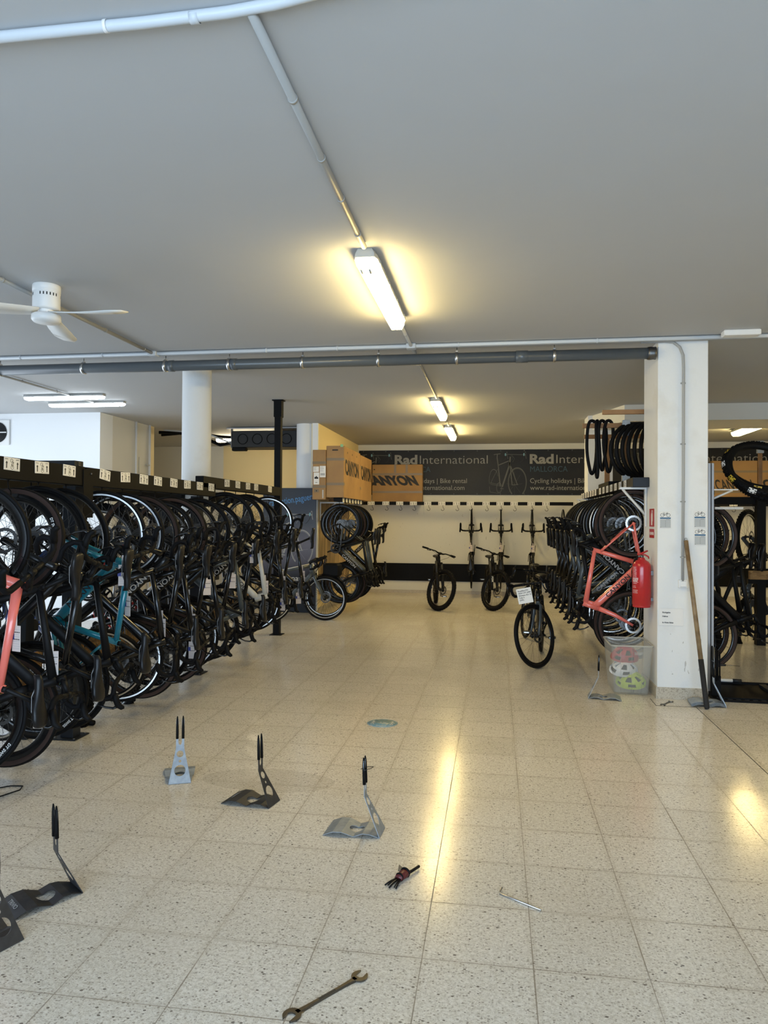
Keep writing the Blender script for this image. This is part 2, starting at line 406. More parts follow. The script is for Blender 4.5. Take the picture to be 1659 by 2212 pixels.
# wall behind the camera with shopfront window
mb = MB()
mb.box((-9.0, -3.0, 0), (-4.2, -2.8, CEIL), M['wall']); mb.box((3.0, -3.0, 0), (8.0, -2.8, CEIL), M['wall'])
mb.box((-4.2, -3.0, 2.6), (3.0, -2.8, CEIL), M['wall']); mb.box((-4.2, -3.0, 0), (3.0, -2.8, 0.12), M['wall'])
struct('wall_front', mb)
mb = MB()
for x in (-4.2, -1.8, 0.6, 2.94): mb.box((x, -2.98, 0.12), (x+0.06, -2.9, 2.6), M['alu'])
mb.box((-4.2, -2.98, 2.54), (3.0, -2.9, 2.6), M['alu']); mb.box((-4.2, -2.98, 0.12), (3.0, -2.9, 0.2), M['alu'])
struct('window_1', mb)
# left shopfront
mb = MB()
mb.box((-9.0, -3.0, 0), (-8.8, 3.8, CEIL), M['wall']); mb.box((-9.0, 10.0, 0), (-8.8, YB, CEIL), M['wall'])
mb.box((-9.0, 3.8, 2.9), (-8.8, 10.0, CEIL), M['wall']); mb.box((-9.0, 3.8, 0), (-8.8, 10.0, 0.1), M['wall'])
struct('wall_left', mb)
mb = MB()
for y in (3.8, 5.8, 7.8, 9.94): mb.box((-8.95, y, 0.1), (-8.85, y+0.06, 2.9), M['alu'])
mb.box((-8.95, 3.8, 2.84), (-8.85, 10.0, 2.9), M['alu'])
struct('window_2', mb)
# white wall facing camera at left, its return and the opening beside it
mb = MB(); mb.box((-8.8, 10.62, 0), (-6.12, 11.0, CEIL), M['wallw']); struct('wall_left_white', mb)
mb = MB(); mb.box((-6.5, 11.0, 0), (-6.12, 12.23, CEIL), M['wall'])

o = struct('wall_left_return', mb)
mb = MB(); mb.tube([(-6.09, 11.73, 0), (-6.09, 11.73, CEIL)], 0.018, M['white'], 8); mb.tube([(-6.09, 12.22, 0), (-6.09, 12.22, CEIL)], 0.022, M['white'], 8)
struct('trim_1', mb)
mb = MB(); mb.bbox((-6.118, 11.88, 2.38), (-6.108, 12.08, 2.66), M['wall'], 0.002); mb.box((-6.108, 12.08, 2.53), (-6.07, 12.2, 2.545), M['fixture'])
tag(obj('wall_hatch', mb), 'small square access hatch high on the cream side wall', 'hatch')
mb = MB(); mb.box((-9.0, 12.23, 0), (-6.12, 12.45, CEIL), M['cream']); struct('wall_recess_side', mb)
mb = MB(); mb.box((-6.14, YB-0.02, 0), (-3.2, YB-0.001, CEIL), M['cream']); struct('wall_recess_back', mb)
mb = MB(); mb.box((-3.2, 12.28, 0), (-3.02, YB, CEIL), M['cream']); struct('wall_partition', mb)
mb = MB()
mb.lathe([(0.17, 0), (0.17, CEIL)], M['wallw'], 24, T(-3.27, 12.40, 0)); mb.box((-3.12, 12.22, 0), (-3.02, 12.28, CEIL), M['wallw'])
struct('pillar_left', mb)
mb = MB(); mb.lathe([(0.158, 0), (0.158, CEIL)], M['pillar'], 40, T(-3.285, 7.70, 0)); struct('pillar_round', mb)
# right rectangular pillar
PX0, PX1, PY0, PY1 = 1.452, 1.885, 6.93, 7.56
mb = MB(); mb.bbox((PX0, PY0, 0), (PX1, PY1, CEIL), M['pillar'], 0.006); struct('pillar_right', mb)
mb = MB()
mb.box((PX0-0.012, PY0-0.012, 0), (PX1, PY0, 0.105), M['stone']); mb.box((PX0-0.012, PY0, 0), (PX0, PY1, 0.105), M['stone'])
struct('baseboard_pillar', mb)
# back pillar and dropped beam
mb = MB(); mb.box((1.425, 11.8, 0), (1.80, 12.25, CEIL), M['pillar']); struct('pillar_back', mb)
mb = MB()
vs = [(1.49, 11.8), (1.80, 10.75), (4.2, 10.75), (4.2, 11.8)]
mb.prism(vs, CEIL-3.02, M['wall'], T(0, 0, 3.02)); struct('beam_dropped', mb)
# baseboards of far wall, black board band on the wall
mb = MB(); mb.box((-3.0, YB-0.015, 0), (7.6, YB, 0.07), M['stone']); struct('baseboard_far', mb)
mb = MB(); mb.box((-3.02, 12.3, 0), (-3.005, YB, 0.07), M['stone']); struct('baseboard_partition', mb)
mb = MB(); mb.bbox((-2.72, YB-0.03, 0.27), (6.8, YB-0.001, 0.65), M['black'], 0.003)
tag(obj('bumper_board', mb), 'long black bumper board fixed low along the far wall', 'wall board')
mb = MB(); mb.bbox((-3.018, 12.32, 0.30), (-3.0, 14.9, 1.90), M['ply'], 0.002)
tag(obj('plywood_panel', mb), 'streaky stained plywood panel on the cream partition beside the poster', 'wall panel')
mb = MB()
mb.box((1.385, 6.655, 0.0), (1.39, 6.91, 0.0012), M['ink']); mb.box((1.385, 6.652, 0.0), (1.72, 6.657, 0.0012), M['ink']); mb.box((1.716, 3.2, 0), (1.721, 6.67, 0.0012), M['ink'])
struct('trim_2', mb)

# ------------------------------------------------------------------ pipes and conduits on the ceiling
def clamp(name, parent, x, y, z, r, axis, m, w=0.02):
    mb = MB(); mx = T(x, y, z) @ (RY(pi/2) if axis == 'x' else RX(pi/2))
    mb.lathe([(r*1.02, -w/2), (r*1.18, -w/2), (r*1.18, w/2), (r*1.02, w/2)], m, 16, mx)
    mb.box((x-0.004, y-0.004, z+r), (x+0.004, y+0.004, CEIL+0.001), m)
    return obj(name, mb, parent)
def conduit(name, pts, r, m, label, clamps=(), axis='x', cat='conduit'):
    mb = MB(); mb.tube(pts, r, m, 12); o = obj(name, mb); tag(o, label, cat)
    for (x, y) in clamps: clamp('pipe_clip', o, x, y, pts[0][2], r, axis, m, 0.014)
    return o
Z1 = CEIL-0.021
conduit('ceiling_conduit', [(-0.785, 2.24, Z1), (-0.785, 4.28, Z1)], 0.017, M['pvc'], 'grey conduit running along the ceiling from the top pipe to the nearest lamp', [(-0.785, y) for y in (2.73, 3.20, 3.62, 4.08)], 'y')
conduit('ceiling_conduit', [(-0.79, 6.02, Z1), (-0.79, 9.72, Z1)], 0.015, M['pvc'], 'grey ceiling conduit between the nearest lamp and the two far lamps', [(-0.79, y) for y in (6.35, 6.75, 8.2)], 'y')
conduit('ceiling_conduit', [(-0.81, 11.55, Z1), (-0.81, 12.60, Z1)], 0.015, M['pvc'], 'short ceiling conduit joining the two far lamps', [(-0.81, 12.0)], 'y')
conduit('ceiling_conduit', [(-3.36, 3.6, Z1), (-3.36, 6.80, Z1)], 0.017, M['pvc'], 'grey ceiling conduit passing behind the ceiling fan to the cross pipes', [(-3.36, y) for y in (4.55, 5.9, 6.6)], 'y')
conduit('ceiling_conduit', [(-5.62, 6.9, Z1), (-5.62, 9.7, Z1)], 0.013, M['pvc'], 'thin ceiling conduit leading to the two white strip lamps at left', [(-5.62, 8.0), (-5.62, 8.7)], 'y')
pp = [(-3.4, 2.235, Z1), (-1.15, 2.24, Z1), (-0.86, 2.235, Z1+0.002), (-0.70, 2.22, Z1+0.003), (-0.45, 2.17, Z1+0.003), (0.3, 2.0, Z1+0.003)]
mb = MB(); mb.tube(pp, 0.0185, M['pvclight'], 14); o = obj('ceiling_pipe', mb); tag(o, 'pale blue-grey pipe crossing the very top of the view', 'pipe')
mb = MB(); mb.lathe([(0.0185, 0), (0.0205, 0), (0.0205, 0.03), (0.0185, 0.03)], M['pvclight'], 16, T(-0.99, 2.239, Z1) @ RY(pi/2)); obj('coupling', mb, o)
mb = MB(); mb.lathe([(0.0185, 0), (0.0205, 0), (0.0205, 0.012), (0.0185, 0.012)], M['white'], 16, T(-1.29, 2.238, Z1) @ RY(pi/2)); mb.lathe([(0.0, 0.0), (0.012, 0.0), (0.012, 0.01), (0, 0.01)], M['ink'], 10, T(-1.285, 2.262, CEIL-0.011)); obj('pipe_clip', mb, o)
XC = [(-4.8, 6.8), (-3.9, 6.8), (-2.2, 6.8), (-1.5, 6.8), (-0.35, 6.8), (0.9, 6.8), (2.4, 6.8)]
o = conduit('ceiling_conduit', [(-8.0, 6.80, Z1), (7.5, 6.80, Z1)], 0.018, M['pvclight'], 'light grey conduit crossing the whole ceiling just above the drain pipe', XC, 'x')
conduit('ceiling_conduit', [(-8.0, 6.86, Z1), (7.5, 6.86, Z1)], 0.013, M['pvc'], 'thinner grey conduit crossing the ceiling behind the light grey one', [], 'x')
for x, lab in ((-0.79, 'small grey junction box on the ceiling where the lamp conduit meets the cross pipe'), (-3.36, 'small grey junction box on the ceiling near the fan and round column')):
    mb = MB(); mb.bbox((x-0.045, 6.755, CEIL-0.05), (x+0.045, 6.845, CEIL-0.001), M['pvclight'], 0.006); tag(obj('junction_box', mb), lab, 'junction box')
# slate drain pipe hanging under them
o = thing('drain_pipe', 'slate grey drain pipe hanging in clamps across the ceiling above the round column', 'pipe', (0, 6.93, 3.13))
mb = MB(); mb.tube([(-8.0, 0, 0), (1.37, 0, 0)], 0.052, M['drain'], 24); obj('pipe', mb, o)
for cx, cw in ((0.18, 0.11), (-3.25, 0.05), (-2.6, 0.06)):
    mb = MB(); mb.lathe([(0.052, 0), (0.057, 0), (0.057, cw), (0.052, cw)], M['drain'], 24, T(cx, 0, 0) @ RY(pi/2)); obj('coupling', mb, o)
for x in (-5.12, -4.18, -3.29, -2.62, -1.87, -1.12, -0.37, 0.53):
    mb = MB(); mb.lathe([(0.053, -0.013), (0.060, -0.013), (0.060, 0.013), (0.053, 0.013)], M['silver'], 20, T(x, 0, 0) @ RY(pi/2))
    mb.tube([(x, 0, 0.055), (x, 0, CEIL-3.134)], 0.004, M['steel'], 6); mb.box((x-0.01, -0.02, 0.052), (x+0.01, 0.02, 0.07), M['silver']); obj('pipe_clamp', mb, o)
mb = MB(); mb.lathe([(0.0, 0), (0.058, 0), (0.061, 0.02), (0.057, 0.05), (0.060, 0.07), (0.0, 0.075)], M['steel'], 16, T(1.36, 0, 0) @ RY(pi/2)); obj('foil_end', mb, o)['label'] = 'crumpled foil wrapped pipe end'

# ------------------------------------------------------------------ lamps
def lamp(x, y, rz, m, label, L=1.5, w=0.135, group=None, name='ceiling_lamp', zk=1.0):
    t = thing(name, label, 'lamp', (x, y, CEIL), rz, group); t.scale = (1, 1, zk)
    mb = MB(); h = w/2
    prof = [(-h*0.8, -0.001), (-h*1.08, -0.03), (-h*1.08, -0.054), (h*1.08, -0.054), (h*1.08, -0.03), (h*0.8, -0.001)]
    n = len(prof); vs = []; fs = []
    for yy, k in ((0, 0.8), (0.05, 1), (L-0.05, 1), (L, 0.8)):
        for (px, pz) in prof: vs.append((px*k, yy, pz))
    for i in range(3):
        for k in range(n): l = (k+1) % n; fs.append((i*n+k, i*n+l, (i+1)*n+l, (i+1)*n+k))
    fs.append(tuple(range(n))); fs.append(tuple(reversed(range(3*n, 4*n))))
    mb.add(vs, fs, M['fixture'])
    obj('lamp_body', mb, t)
    mb = MB(); prof = [(-h*0.94, -0.050), (-h*0.94, -0.080), (-h*0.62, -0.118), (h*0.62, -0.118), (h*0.94, -0.080), (h*0.94, -0.050)]
    vs = []; fs = []
    for yy, k in ((0.004, 0.72), (0.03, 0.95), (0.06, 1), (L-0.06, 1), (L-0.03, 0.95), (L-0.004, 0.72)):
        for (px, pz) in prof: vs.append((px*k, yy, -0.045+(pz+0.045)*(k if k < 0.8 else 1)))
    for i in range(5):
        for k in range(n): l = (k+1) % n; fs.append((i*n+k, i*n+l, (i+1)*n+l, (i+1)*n+k))
    fs.append(tuple(range(n))); fs.append(tuple(reversed(range(5*n, 6*n))))
    mb.add(vs, fs, m, True)
    obj('diffuser', mb, t)
    mb = MB()
    for sx in (-1, 1):
        for k in range(4): mb.box((sx*(h+0.006)-0.004, 0.15+k*(L-0.3)/3-0.012, -0.06), (sx*(h+0.006)+0.004, 0.15+k*(L-0.3)/3+0.012, -0.03), M['fixture'])
    obj('clips', mb, t)
    mb = MB()
    for sx in (-1, 1): mb.tube([(sx*h*0.38, 0.02, -0.123), (sx*h*0.38, 0.075, -0.126)], 0.008, M['fixture'], 8)
    obj('lamp_holders', mb, t)
    return t
lamp(-0.795, 4.36, 0.0, M['warmlamp'], 'nearest warm fluorescent ceiling lamp, long glowing diffuser with yellow halo')
lamp(-0.81, 9.80, 0.0, M['warmlamp'], 'middle warm ceiling lamp, beyond the drain pipe')
lamp(-0.82, 12.65, 0.0, M['warmlamp'], 'farthest warm ceiling lamp, just before the banner wall')
lamp(4.24, 12.3, 0.0, M['warmlamp'], 'warm ceiling lamp seen to the right of the square pillar', L=1.6, w=0.17)
lamp(4.35, 4.2, 0.0, M['warmlamp'], 'warm ceiling lamp out of view to the right, mirrored in the floor', L=1.5)
lamp(-5.15, 9.03, pi/2, M['coldlamp'], 'front one of two cold white strip lamps at upper left', L=1.15, w=0.1, zk=0.6)
lamp(-5.18, 9.63, pi/2, M['coldlamp'], 'rear one of two cold white strip lamps at upper left', L=1.15, w=0.1, zk=0.6)
lamp(-4.35, 14.0, pi/2, M['recesslamp'], 'warm white strip lamp inside the cream recess behind the round column', L=1.2, w=0.1)
# small emergency light near the right pillar
mb = MB(); mb.bbox((1.93, 6.62, CEIL-0.05), (2.23, 6.72, CEIL-0.001), M['white'], 0.006); tag(obj('emergency_light', mb), 'slim white emergency light on the ceiling right of the square pillar', 'lamp')

# ceiling fan
t = thing('ceiling_fan', 'white ceiling fan with three dusty blades at upper left', 'fan', (-3.17, 4.77, CEIL))
mb = MB(); mb.lathe([(0, 0), (0.092, 0), (0.094, -0.004), (0.094, -0.045), (0.090, -0.047), (0.092, -0.055), (0.092, -0.165), (0.085, -0.175), (0, -0.176)], M['white'], 32)
for k in range(26):
    a = 2*pi*k/26
    if k % 9 in (0, 1): continue
    mb.box((0.0915, -0.004, -0.085), (0.0925, 0.004, -0.065), M['darkgrey'], RZ(a))
obj('motor_housing', mb, t)
mb = MB(); mb.lathe([(0, -0.205), (0.085, -0.205), (0.097, -0.212), (0.099, -0.245), (0.085, -0.262), (0, -0.268)], M['white'], 32); mb.lathe([(0.05, -0.175), (0.05, -0.206)], M['white'], 20); obj('hub_cap', mb, t)
M['blade'] = mat('dusty_white_blade', (0.74, 0.74, 0.72), 0.5, vary=(6, (0.38, 0.36, 0.32), 0.62, 0.8))
for a in (R(108), R(-10), R(228)):
    mb = MB(); vs = []; fs = []; n = 12
    for i in range(n+1):
        s_ = i/n; r_ = 0.06+0.60*s_; w = 0.05+0.035*sin(min(1, s_*1.6)*pi/2)-0.05*max(0, s_-0.85)/0.15*0.9
        tw = R(15)*(1-s_*0.5); zc = -0.19-0.01*sin(s_*pi)-0.045*s_
        for sy in (-1, 1):
            for dz in (-0.004, 0.004): vs.append((r_, sy*w*cos(tw)+0.012*s_, zc+sy*w*sin(tw)+dz))
    for i in range(n):
        a0 = i*4; b0 = a0+4
        fs += [(a0, a0+2, b0+2, b0), (a0+1, b0+1, b0+3, a0+3), (a0, b0, b0+1, a0+1), (a0+2, a0+3, b0+3, b0+2)]
    fs += [(0, 1, 3, 2), (n*4, n*4+2, n*4+3, n*4+1)]
    mb.add(vs, fs, M['blade'], True); obj('blade', mb, t, RZ(a))

# air handling unit with four round outlets, ducting
t = thing('air_conditioner', 'dark grey ducted air unit with four round outlets under the ceiling', 'air conditioner', (-4.08, 12.6, 2.88))
mb = MB(); mb.bbox((-0.64, 0, 0), (0.64, 0.5, 0.30), M['darkgrey'], 0.01); obj('casing', mb, t)
for k in range(4):
    mb = MB(); mb.lathe([(0.085, 0), (0.095, 0.0), (0.095, 0.012), (0.085, 0.012), (0.083, -0.1), (0, -0.1)], M['black'], 24, T(-0.42+0.27*k, 0.0, 0.15) @ RX(pi/2)); obj('round_outlet', mb, t)
mb = MB(); mb.box((-0.72, -0.03, 0.335), (0.66, 0.52, 0.355), M['alu']); mb.box((0.62, 0.0, 0.0), (0.645, 0.05, 0.34), M['steel']); mb.box((-0.645, 0.0, 0.0), (-0.62, 0.05, 0.34), M['steel']); obj('mounting_rail', mb, t)
mb = MB(); mb.bbox((-0.62, -0.02, -0.06), (-0.36, 0.1, 0.0), M['black'], 0.01); obj('valve_box', mb, t)
for k, (pts, r_) in enumerate([([(-4.7, 12.75, 3.0), (-5.0, 12.8, 2.95), (-5.3, 12.75, 3.08), (-5.7, 12.7, 3.16), (-6.1, 12.6, 3.17)], 0.03), ([(-4.7, 12.8, 3.08), (-5.0, 12.7, 3.1), (-5.5, 12.75, 3.18), (-6.1, 12.7, 3.13)], 0.022), ([(-4.7, 12.7, 2.95), (-4.95, 12.6, 3.05), (-5.2, 12.65, 3.15), (-6.0, 12.6, 3.21)], 0.014)]):
    mb = MB(); mb.tube(pts, r_, [M['black'], M['black'], M['pvclight']][k], 10); tag(obj('refrigerant_hose', mb), ['thick black insulated hose sagging from the air unit to the left', 'thinner black hose above the thick one left of the air unit', 'pale thin hose beside the black hoses left of the air unit'][k], 'hose')
# vent fan
t = thing('wall_vent', 'square white wall ventilator with round grille on the white wall at left edge', 'ventilator', (-7.86, 10.61, 2.95))
mb = MB(); mb.bbox((-0.2, -0.02, -0.2), (0.2, 0.005, 0.2), M['white'], 0.005); obj('frame', mb, t)
mb = MB()
for r_ in [0.16-0.018*k for k in range(8)]: mb.torus((0, -0.03, 0), r_, 0.003, M['darkgrey'], 28, 5)
mb.lathe([(0, 0.012), (0.165, 0.012)], M['ink'], 24, RX(pi/2) @ T(0, 0, 0.012)); mb.box((-0.16, -0.034, -0.008), (0.16, -0.03, 0.008), M['white']); mb.box((-0.008, -0.034, -0.16), (0.008, -0.03, 0.16), M['white'])
obj('grille', mb, t)

# ------------------------------------------------------------------ bicycles
# local frame: X forward, Y to the rider's left, Z up, rear axle above the origin
CACHE = {}
def cached(key, fn):
    if key not in CACHE: CACHE[key] = fn()
    return CACHE[key]

def tyre_mesh(R0, r, wall, knob):
    def f():
        mb = MB(); mb.torus((0, 0, 0), R0-r, r, M['rubber'], 56, 10, 'y')
        if wall:
            for s in (-1, 1):
                vs = []; fs = []; n = 56
                for i in range(n):
                    a = 2*pi*i/n
                    for (rr, h) in ((R0-r*2.0, 0.60*r), (R0-r*1.5, 0.93*r+0.001), (R0-r*0.72, 1.0*r+0.0008)):
                        vs.append((rr*cos(a), s*h, rr*sin(a)))
                for i in range(n):
                    j = (i+1) % n
                    for k in range(2):
                        q = (i*3+k, j*3+k, j*3+k+1, i*3+k+1); fs.append(q if s < 0 else tuple(reversed(q)))
                mb.add(vs, fs, M['brownwall'], True)
        if knob:
            n = 84
            for i in range(n):
                a = 2*pi*i/n
                for k, yy in enumerate((-0.62, -0.2, 0.2, 0.62) if i % 2 else (-0.82, 0.0, 0.82)):
                    c = R0-r+math.sqrt(max(0, 1-yy*yy))*r
                    mx = RY(-a) @ T(c, yy*r, 0)
                    mb.box((-0.003, -0.005, -0.008), (0.0045, 0.005, 0.008), M['rubber'], mx)
        return mb.mesh('tyre')
    return cached(('tyre', R0, r, wall, knob), f)
def rim_mesh(Rr, depth, shiny):
    def f():
        mb = MB(); mm = M['carbon']; w = 0.011
        prof = [(Rr, -w), (Rr-depth*0.45, -w), (Rr-depth, -w*0.5), (Rr-depth-0.002, 0), (Rr-depth, w*0.5), (Rr-depth*0.45, w), (Rr, w)]
        mb.lathe(prof, mm, 56, RX(pi/2))
        if shiny:
            for s in (-1, 1):
                q = [(Rr-0.001, s*(w+0.0006)), (Rr-0.013, s*(w+0.0006))]
                mb.lathe(q if s > 0 else q[::-1], M['silver'], 56, RX(-pi/2))
        return mb.mesh('rim')
    return cached(('rim', Rr, depth, shiny), f)
def spokes_mesh(Rr):
    def f():
        mb = MB(); n = 24
        for i in range(n):
            a = 2*pi*i/n; s = 1 if i % 2 else -1; off = (0.45 if (i//2) % 2 else -0.45)
            p0 = Vector((0.024*cos(a+off*3), s*0.027, 0.024*sin(a+off*3))); p1 = Vector((Rr*cos(a), s*0.004, Rr*sin(a)))
            mb.tube([p0, p1], 0.0012, M['spoke'], 4, cap=False)
        return mb.mesh('spokes')
    return cached(('spokes', Rr), f)
def hub_mesh():
    def f():
        mb = MB(); mb.lathe([(0, -0.062), (0.008, -0.062), (0.009, -0.05), (0.013, -0.045), (0.027, -0.03), (0.027, -0.026), (0.013, -0.02), (0.013, 0.02), (0.027, 0.026), (0.027, 0.03), (0.013, 0.045), (0.009, 0.05), (0.008, 0.062), (0, 0.062)], M['matte'], 14, RX(pi/2)); return mb.mesh('hub')
    return cached('hub', f)
def disc_mesh(y=0.046, mm='steel'):
    def f():
        mb = MB(); s = RX(pi/2); 
        vs = []; fs = []; n = 40
        for i in range(n):
            a = 2*pi*i/n; w = 0.0015*(1 if i % 2 else -1)
            for r_ in (0.060+w, 0.080+w):
                for h in (y-0.0011, y+0.0011): vs.append((r_*cos(a), h, r_*sin(a)))
        for i in range(n):
            j = (i+1) % n; A, B = i*4, j*4
            fs += [(A, B, B+2, A+2), (A+1, A+3, B+3, B+1), (A, A+1, B+1, B), (A+2, B+2, B+3, A+3)]
        mb.add(vs, fs, M[mm])
        for i in range(6):
            a = 2*pi*i/6
            mb.tube([(0.02*cos(a), y, 0.02*sin(a)), (0.045*cos(a+0.4), y, 0.045*sin(a+0.4)), (0.062*cos(a+0.5), y, 0.062*sin(a+0.5))], 0.0035, M['steel'], 4, flat=0.5, side=(0, 1, 0))
        mb.lathe([(0.0, y-0.003), (0.024, y-0.003), (0.024, y+0.003), (0, y+0.003)], M['matte'], 14, RX(-pi/2) )
        return mb.mesh('brake_disc')
    return cached(('disc', y, mm), f)
def cassette_mesh():
    def f():
        mb = MB()
        for k in range(7):
            r_ = 0.062-0.0062*k; y = -0.028-0.0042*k; n = 28; vs = []; fs = []
            for i in range(n):
                a = 2*pi*i/n; rr = r_+(0.002 if i % 2 else -0.001)
                vs += [(rr*cos(a), y-0.0008, rr*sin(a)), (rr*cos(a), y+0.0008, rr*sin(a)), (0.6*r_*cos(a), y-0.0008, 0.6*r_*sin(a)), (0.6*r_*cos(a), y+0.0008, 0.6*r_*sin(a))]
            for i in range(n):
                j = (i+1) % n; A, B = i*4, j*4
                fs += [(A, A+1, B+1, B), (A, B, B+2, A+2), (A+1, A+3, B+3, B+1)]
            mb.add(vs, fs, M['steel'])
        return mb.mesh('cassette')
    return cached('cassette', f)

def geom(kind):
    g = {}
    if kind == 'mtb':
        g = dict(Rw=0.370, rt=0.034, wb=1.17, bb=(0.445, 0.335), st=(0.29, 0.72), sdl=(0.215, 0.93), ha=65.5, off=0.046, fl=0.525, ht=0.11, stem=0.05, rise=0.03)
    elif kind == 'city':
        g = dict(Rw=0.350, rt=0.021, wb=1.06, bb=(0.435, 0.285), st=(0.285, 0.78), sdl=(0.215, 0.99), ha=71, off=0.045, fl=0.40, ht=0.17, stem=0.08, rise=0.03)
    else:
        g = dict(Rw=0.340, rt=0.0145, wb=1.00, bb=(0.41, 0.268), st=(0.268, 0.752), sdl=(0.205, 0.955), ha=73, off=0.045, fl=0.372, ht=0.145, stem=0.10, rise=0.025)
        if kind in ('gravel', 'ebike'): g.update(Rw=0.350, rt=0.021, wb=1.03, ha=71.5)
    g['ax'] = Vector((g['wb'], 0, g['Rw'])); a = R(g['ha']); d = Vector((-cos(a), 0, sin(a))); p = Vector((-sin(a), 0, -cos(a)))
    g['d'] = d; g['p'] = p
    g['crown'] = g['ax']+d*g['fl']+p*g['off']
    g['hb'] = g['crown']+d*0.012; g['htop'] = g['hb']+d*g['ht']
    g['bbv'] = Vector((g['bb'][0], 0, g['bb'][1])); g['stv'] = Vector((g['st'][0], 0, g['st'][1])); g['sd'] = Vector((g['sdl'][0], 0, g['sdl'][1]))
    g['ra'] = Vector((0, 0, g['Rw']))
    g['clamp'] = g['htop']+d*0.035-p*g['stem']+d*g['rise']*0.3
    return g

def frame_mesh(kind, m):
    def f():
        g = geom(kind); mb = MB(); S = (0, 1, 0); mm = M[m]
        dt = {'mtb': 0.047, 'ebike': 0.046}.get(kind, 0.036)
        a = g['hb']+g['d']*0.03; b = g['bbv']+Vector((0.01, 0, 0.012)); ml = a.lerp(b, 0.5)
        mb.tube([a, a.lerp(b, 0.15), ml, a.lerp(b, 0.85), b], [dt*0.95, dt*1.02, dt, dt, dt*1.1], mm, 12, flat=0.60, side=S)
        tt0 = g['htop']-g['d']*0.025; tt1 = g['stv']-Vector((0, 0, 0.03))
        mb.tube([tt0, tt0.lerp(tt1, 0.5), tt1], [0.029, 0.022, 0.020], mm, 10, flat=0.75, side=S)
        mb.tube([g['bbv'], g['bbv'].lerp(g['stv'], 0.5), g['stv']], [0.026, 0.023, 0.022], mm, 10, flat=0.7, side=S)
        mb.tube([g['hb'], g['hb'].lerp(g['htop'], 0.5), g['htop']], [0.030, 0.026, 0.028], mm, 14)
        mb.tube([g['bbv']+Vector((0, -0.043, 0)), g['bbv']+Vector((0, 0.043, 0))], 0.026, mm, 14)
        sj = g['stv'].lerp(g['bbv'], 0.17 if kind != 'mtb' else 0.12)
        for s in (-1, 1):
            ra = g['ra']+Vector((0, s*0.066, 0))
            mb.tube([sj+Vector((0, s*0.012, 0)), sj.lerp(ra, 0.25)+Vector((0, s*0.018, 0)), ra+Vector((0.005, -s*0.004, 0.01))], [0.011, 0.009, 0.008], mm, 8)
            mb.tube([g['bbv']+Vector((-0.012, s*0.03, 0)), g['bbv'].lerp(ra, 0.35)+Vector((0, s*0.012, 0.004)), g['bbv'].lerp(ra, 0.7)+Vector((0, s*0.005, 0.003)), ra], [0.018, 0.015, 0.012, 0.011], mm, 8)
            mb.tube([ra+Vector((-0.006, 0, 0.016)), ra+Vector((0.006, 0, -0.014))], 0.011, mm, 8, flat=0.4, side=S)
        # filled corners of the moulded frame
        mb.tube([tt0.lerp(tt1, 0.04)-Vector((0, 0, 0.01)), a+(b-a)*0.06], [0.02, 0.02], mm, 8, flat=0.7, side=S)
        return mb.mesh('frame')
    return cached(('frame', kind, m), f)
def fork_mesh(kind, m):
    def f():
        g = geom(kind); mb = MB(); mm = M[m]
        cr = g['crown']; mb.tube([cr-g['d']*0.004, cr+g['d']*0.03], [0.026, 0.024], mm, 12)
        for s in (-1, 1):
            if kind == 'mtb':
                top = cr+Vector((0, s*0.064, 0)); low = g['ax']+g['p']*0.02+Vector((0, s*0.064, 0)); m1 = top.lerp(low, 0.40)
                mb.tube([top+g['d']*0.02, m1], 0.020, M['darkgrey'], 10); mb.tube([m1, top.lerp(low, 0.45), low], [0.028, 0.029, 0.024], mm, 10)
                mb.tube([low, g['ax']+Vector((0, s*0.060, 0))], 0.016, mm, 8)
            else:
                top = cr+Vector((0, s*0.03, -0.005)); low = g['ax']+Vector((0, s*0.056, 0)); k = top.lerp(low, 0.5)+g['p']*0.012
                mb.tube([cr, top-g['d']*0.025+Vector((0, s*0.010, 0)), k+Vector((0, s*0.004, 0)), low], [0.026, 0.025, 0.019, 0.012], mm, 10, flat=0.5, side=(0, 1, 0))
        if kind == 'mtb':
            mb.tube([cr+Vector((0, -0.075, 0)), cr+Vector((0, 0.075, 0))], 0.022, mm, 10)
            arch = [cr.lerp(g['ax'], 0.40)+Vector((0.045*1, s*0.06, 0.02)) for s in (-1, 0, 1)]
            arch[1] += Vector((0.012, 0, 0.035)); mb.tube(arch, 0.011, mm, 8)
        return mb.mesh('fork')
    return cached(('fork', kind, m), f)
def stem_mesh(kind, m='matte'):
    def f():
        g = geom(kind); mb = MB()
        mb.tube([g['htop'], g['htop']+g['d']*0.05], 0.017, M[m], 12)
        mb.tube([g['htop']+g['d']*0.032, g['clamp']], [0.018, 0.017], M[m], 12)
        mb.tube([g['clamp']+Vector((0, -0.022, 0)), g['clamp']+Vector((0, 0.022, 0))], 0.021, M[m], 12)
        return mb.mesh('stem')
    return cached(('stem', kind, m), f)
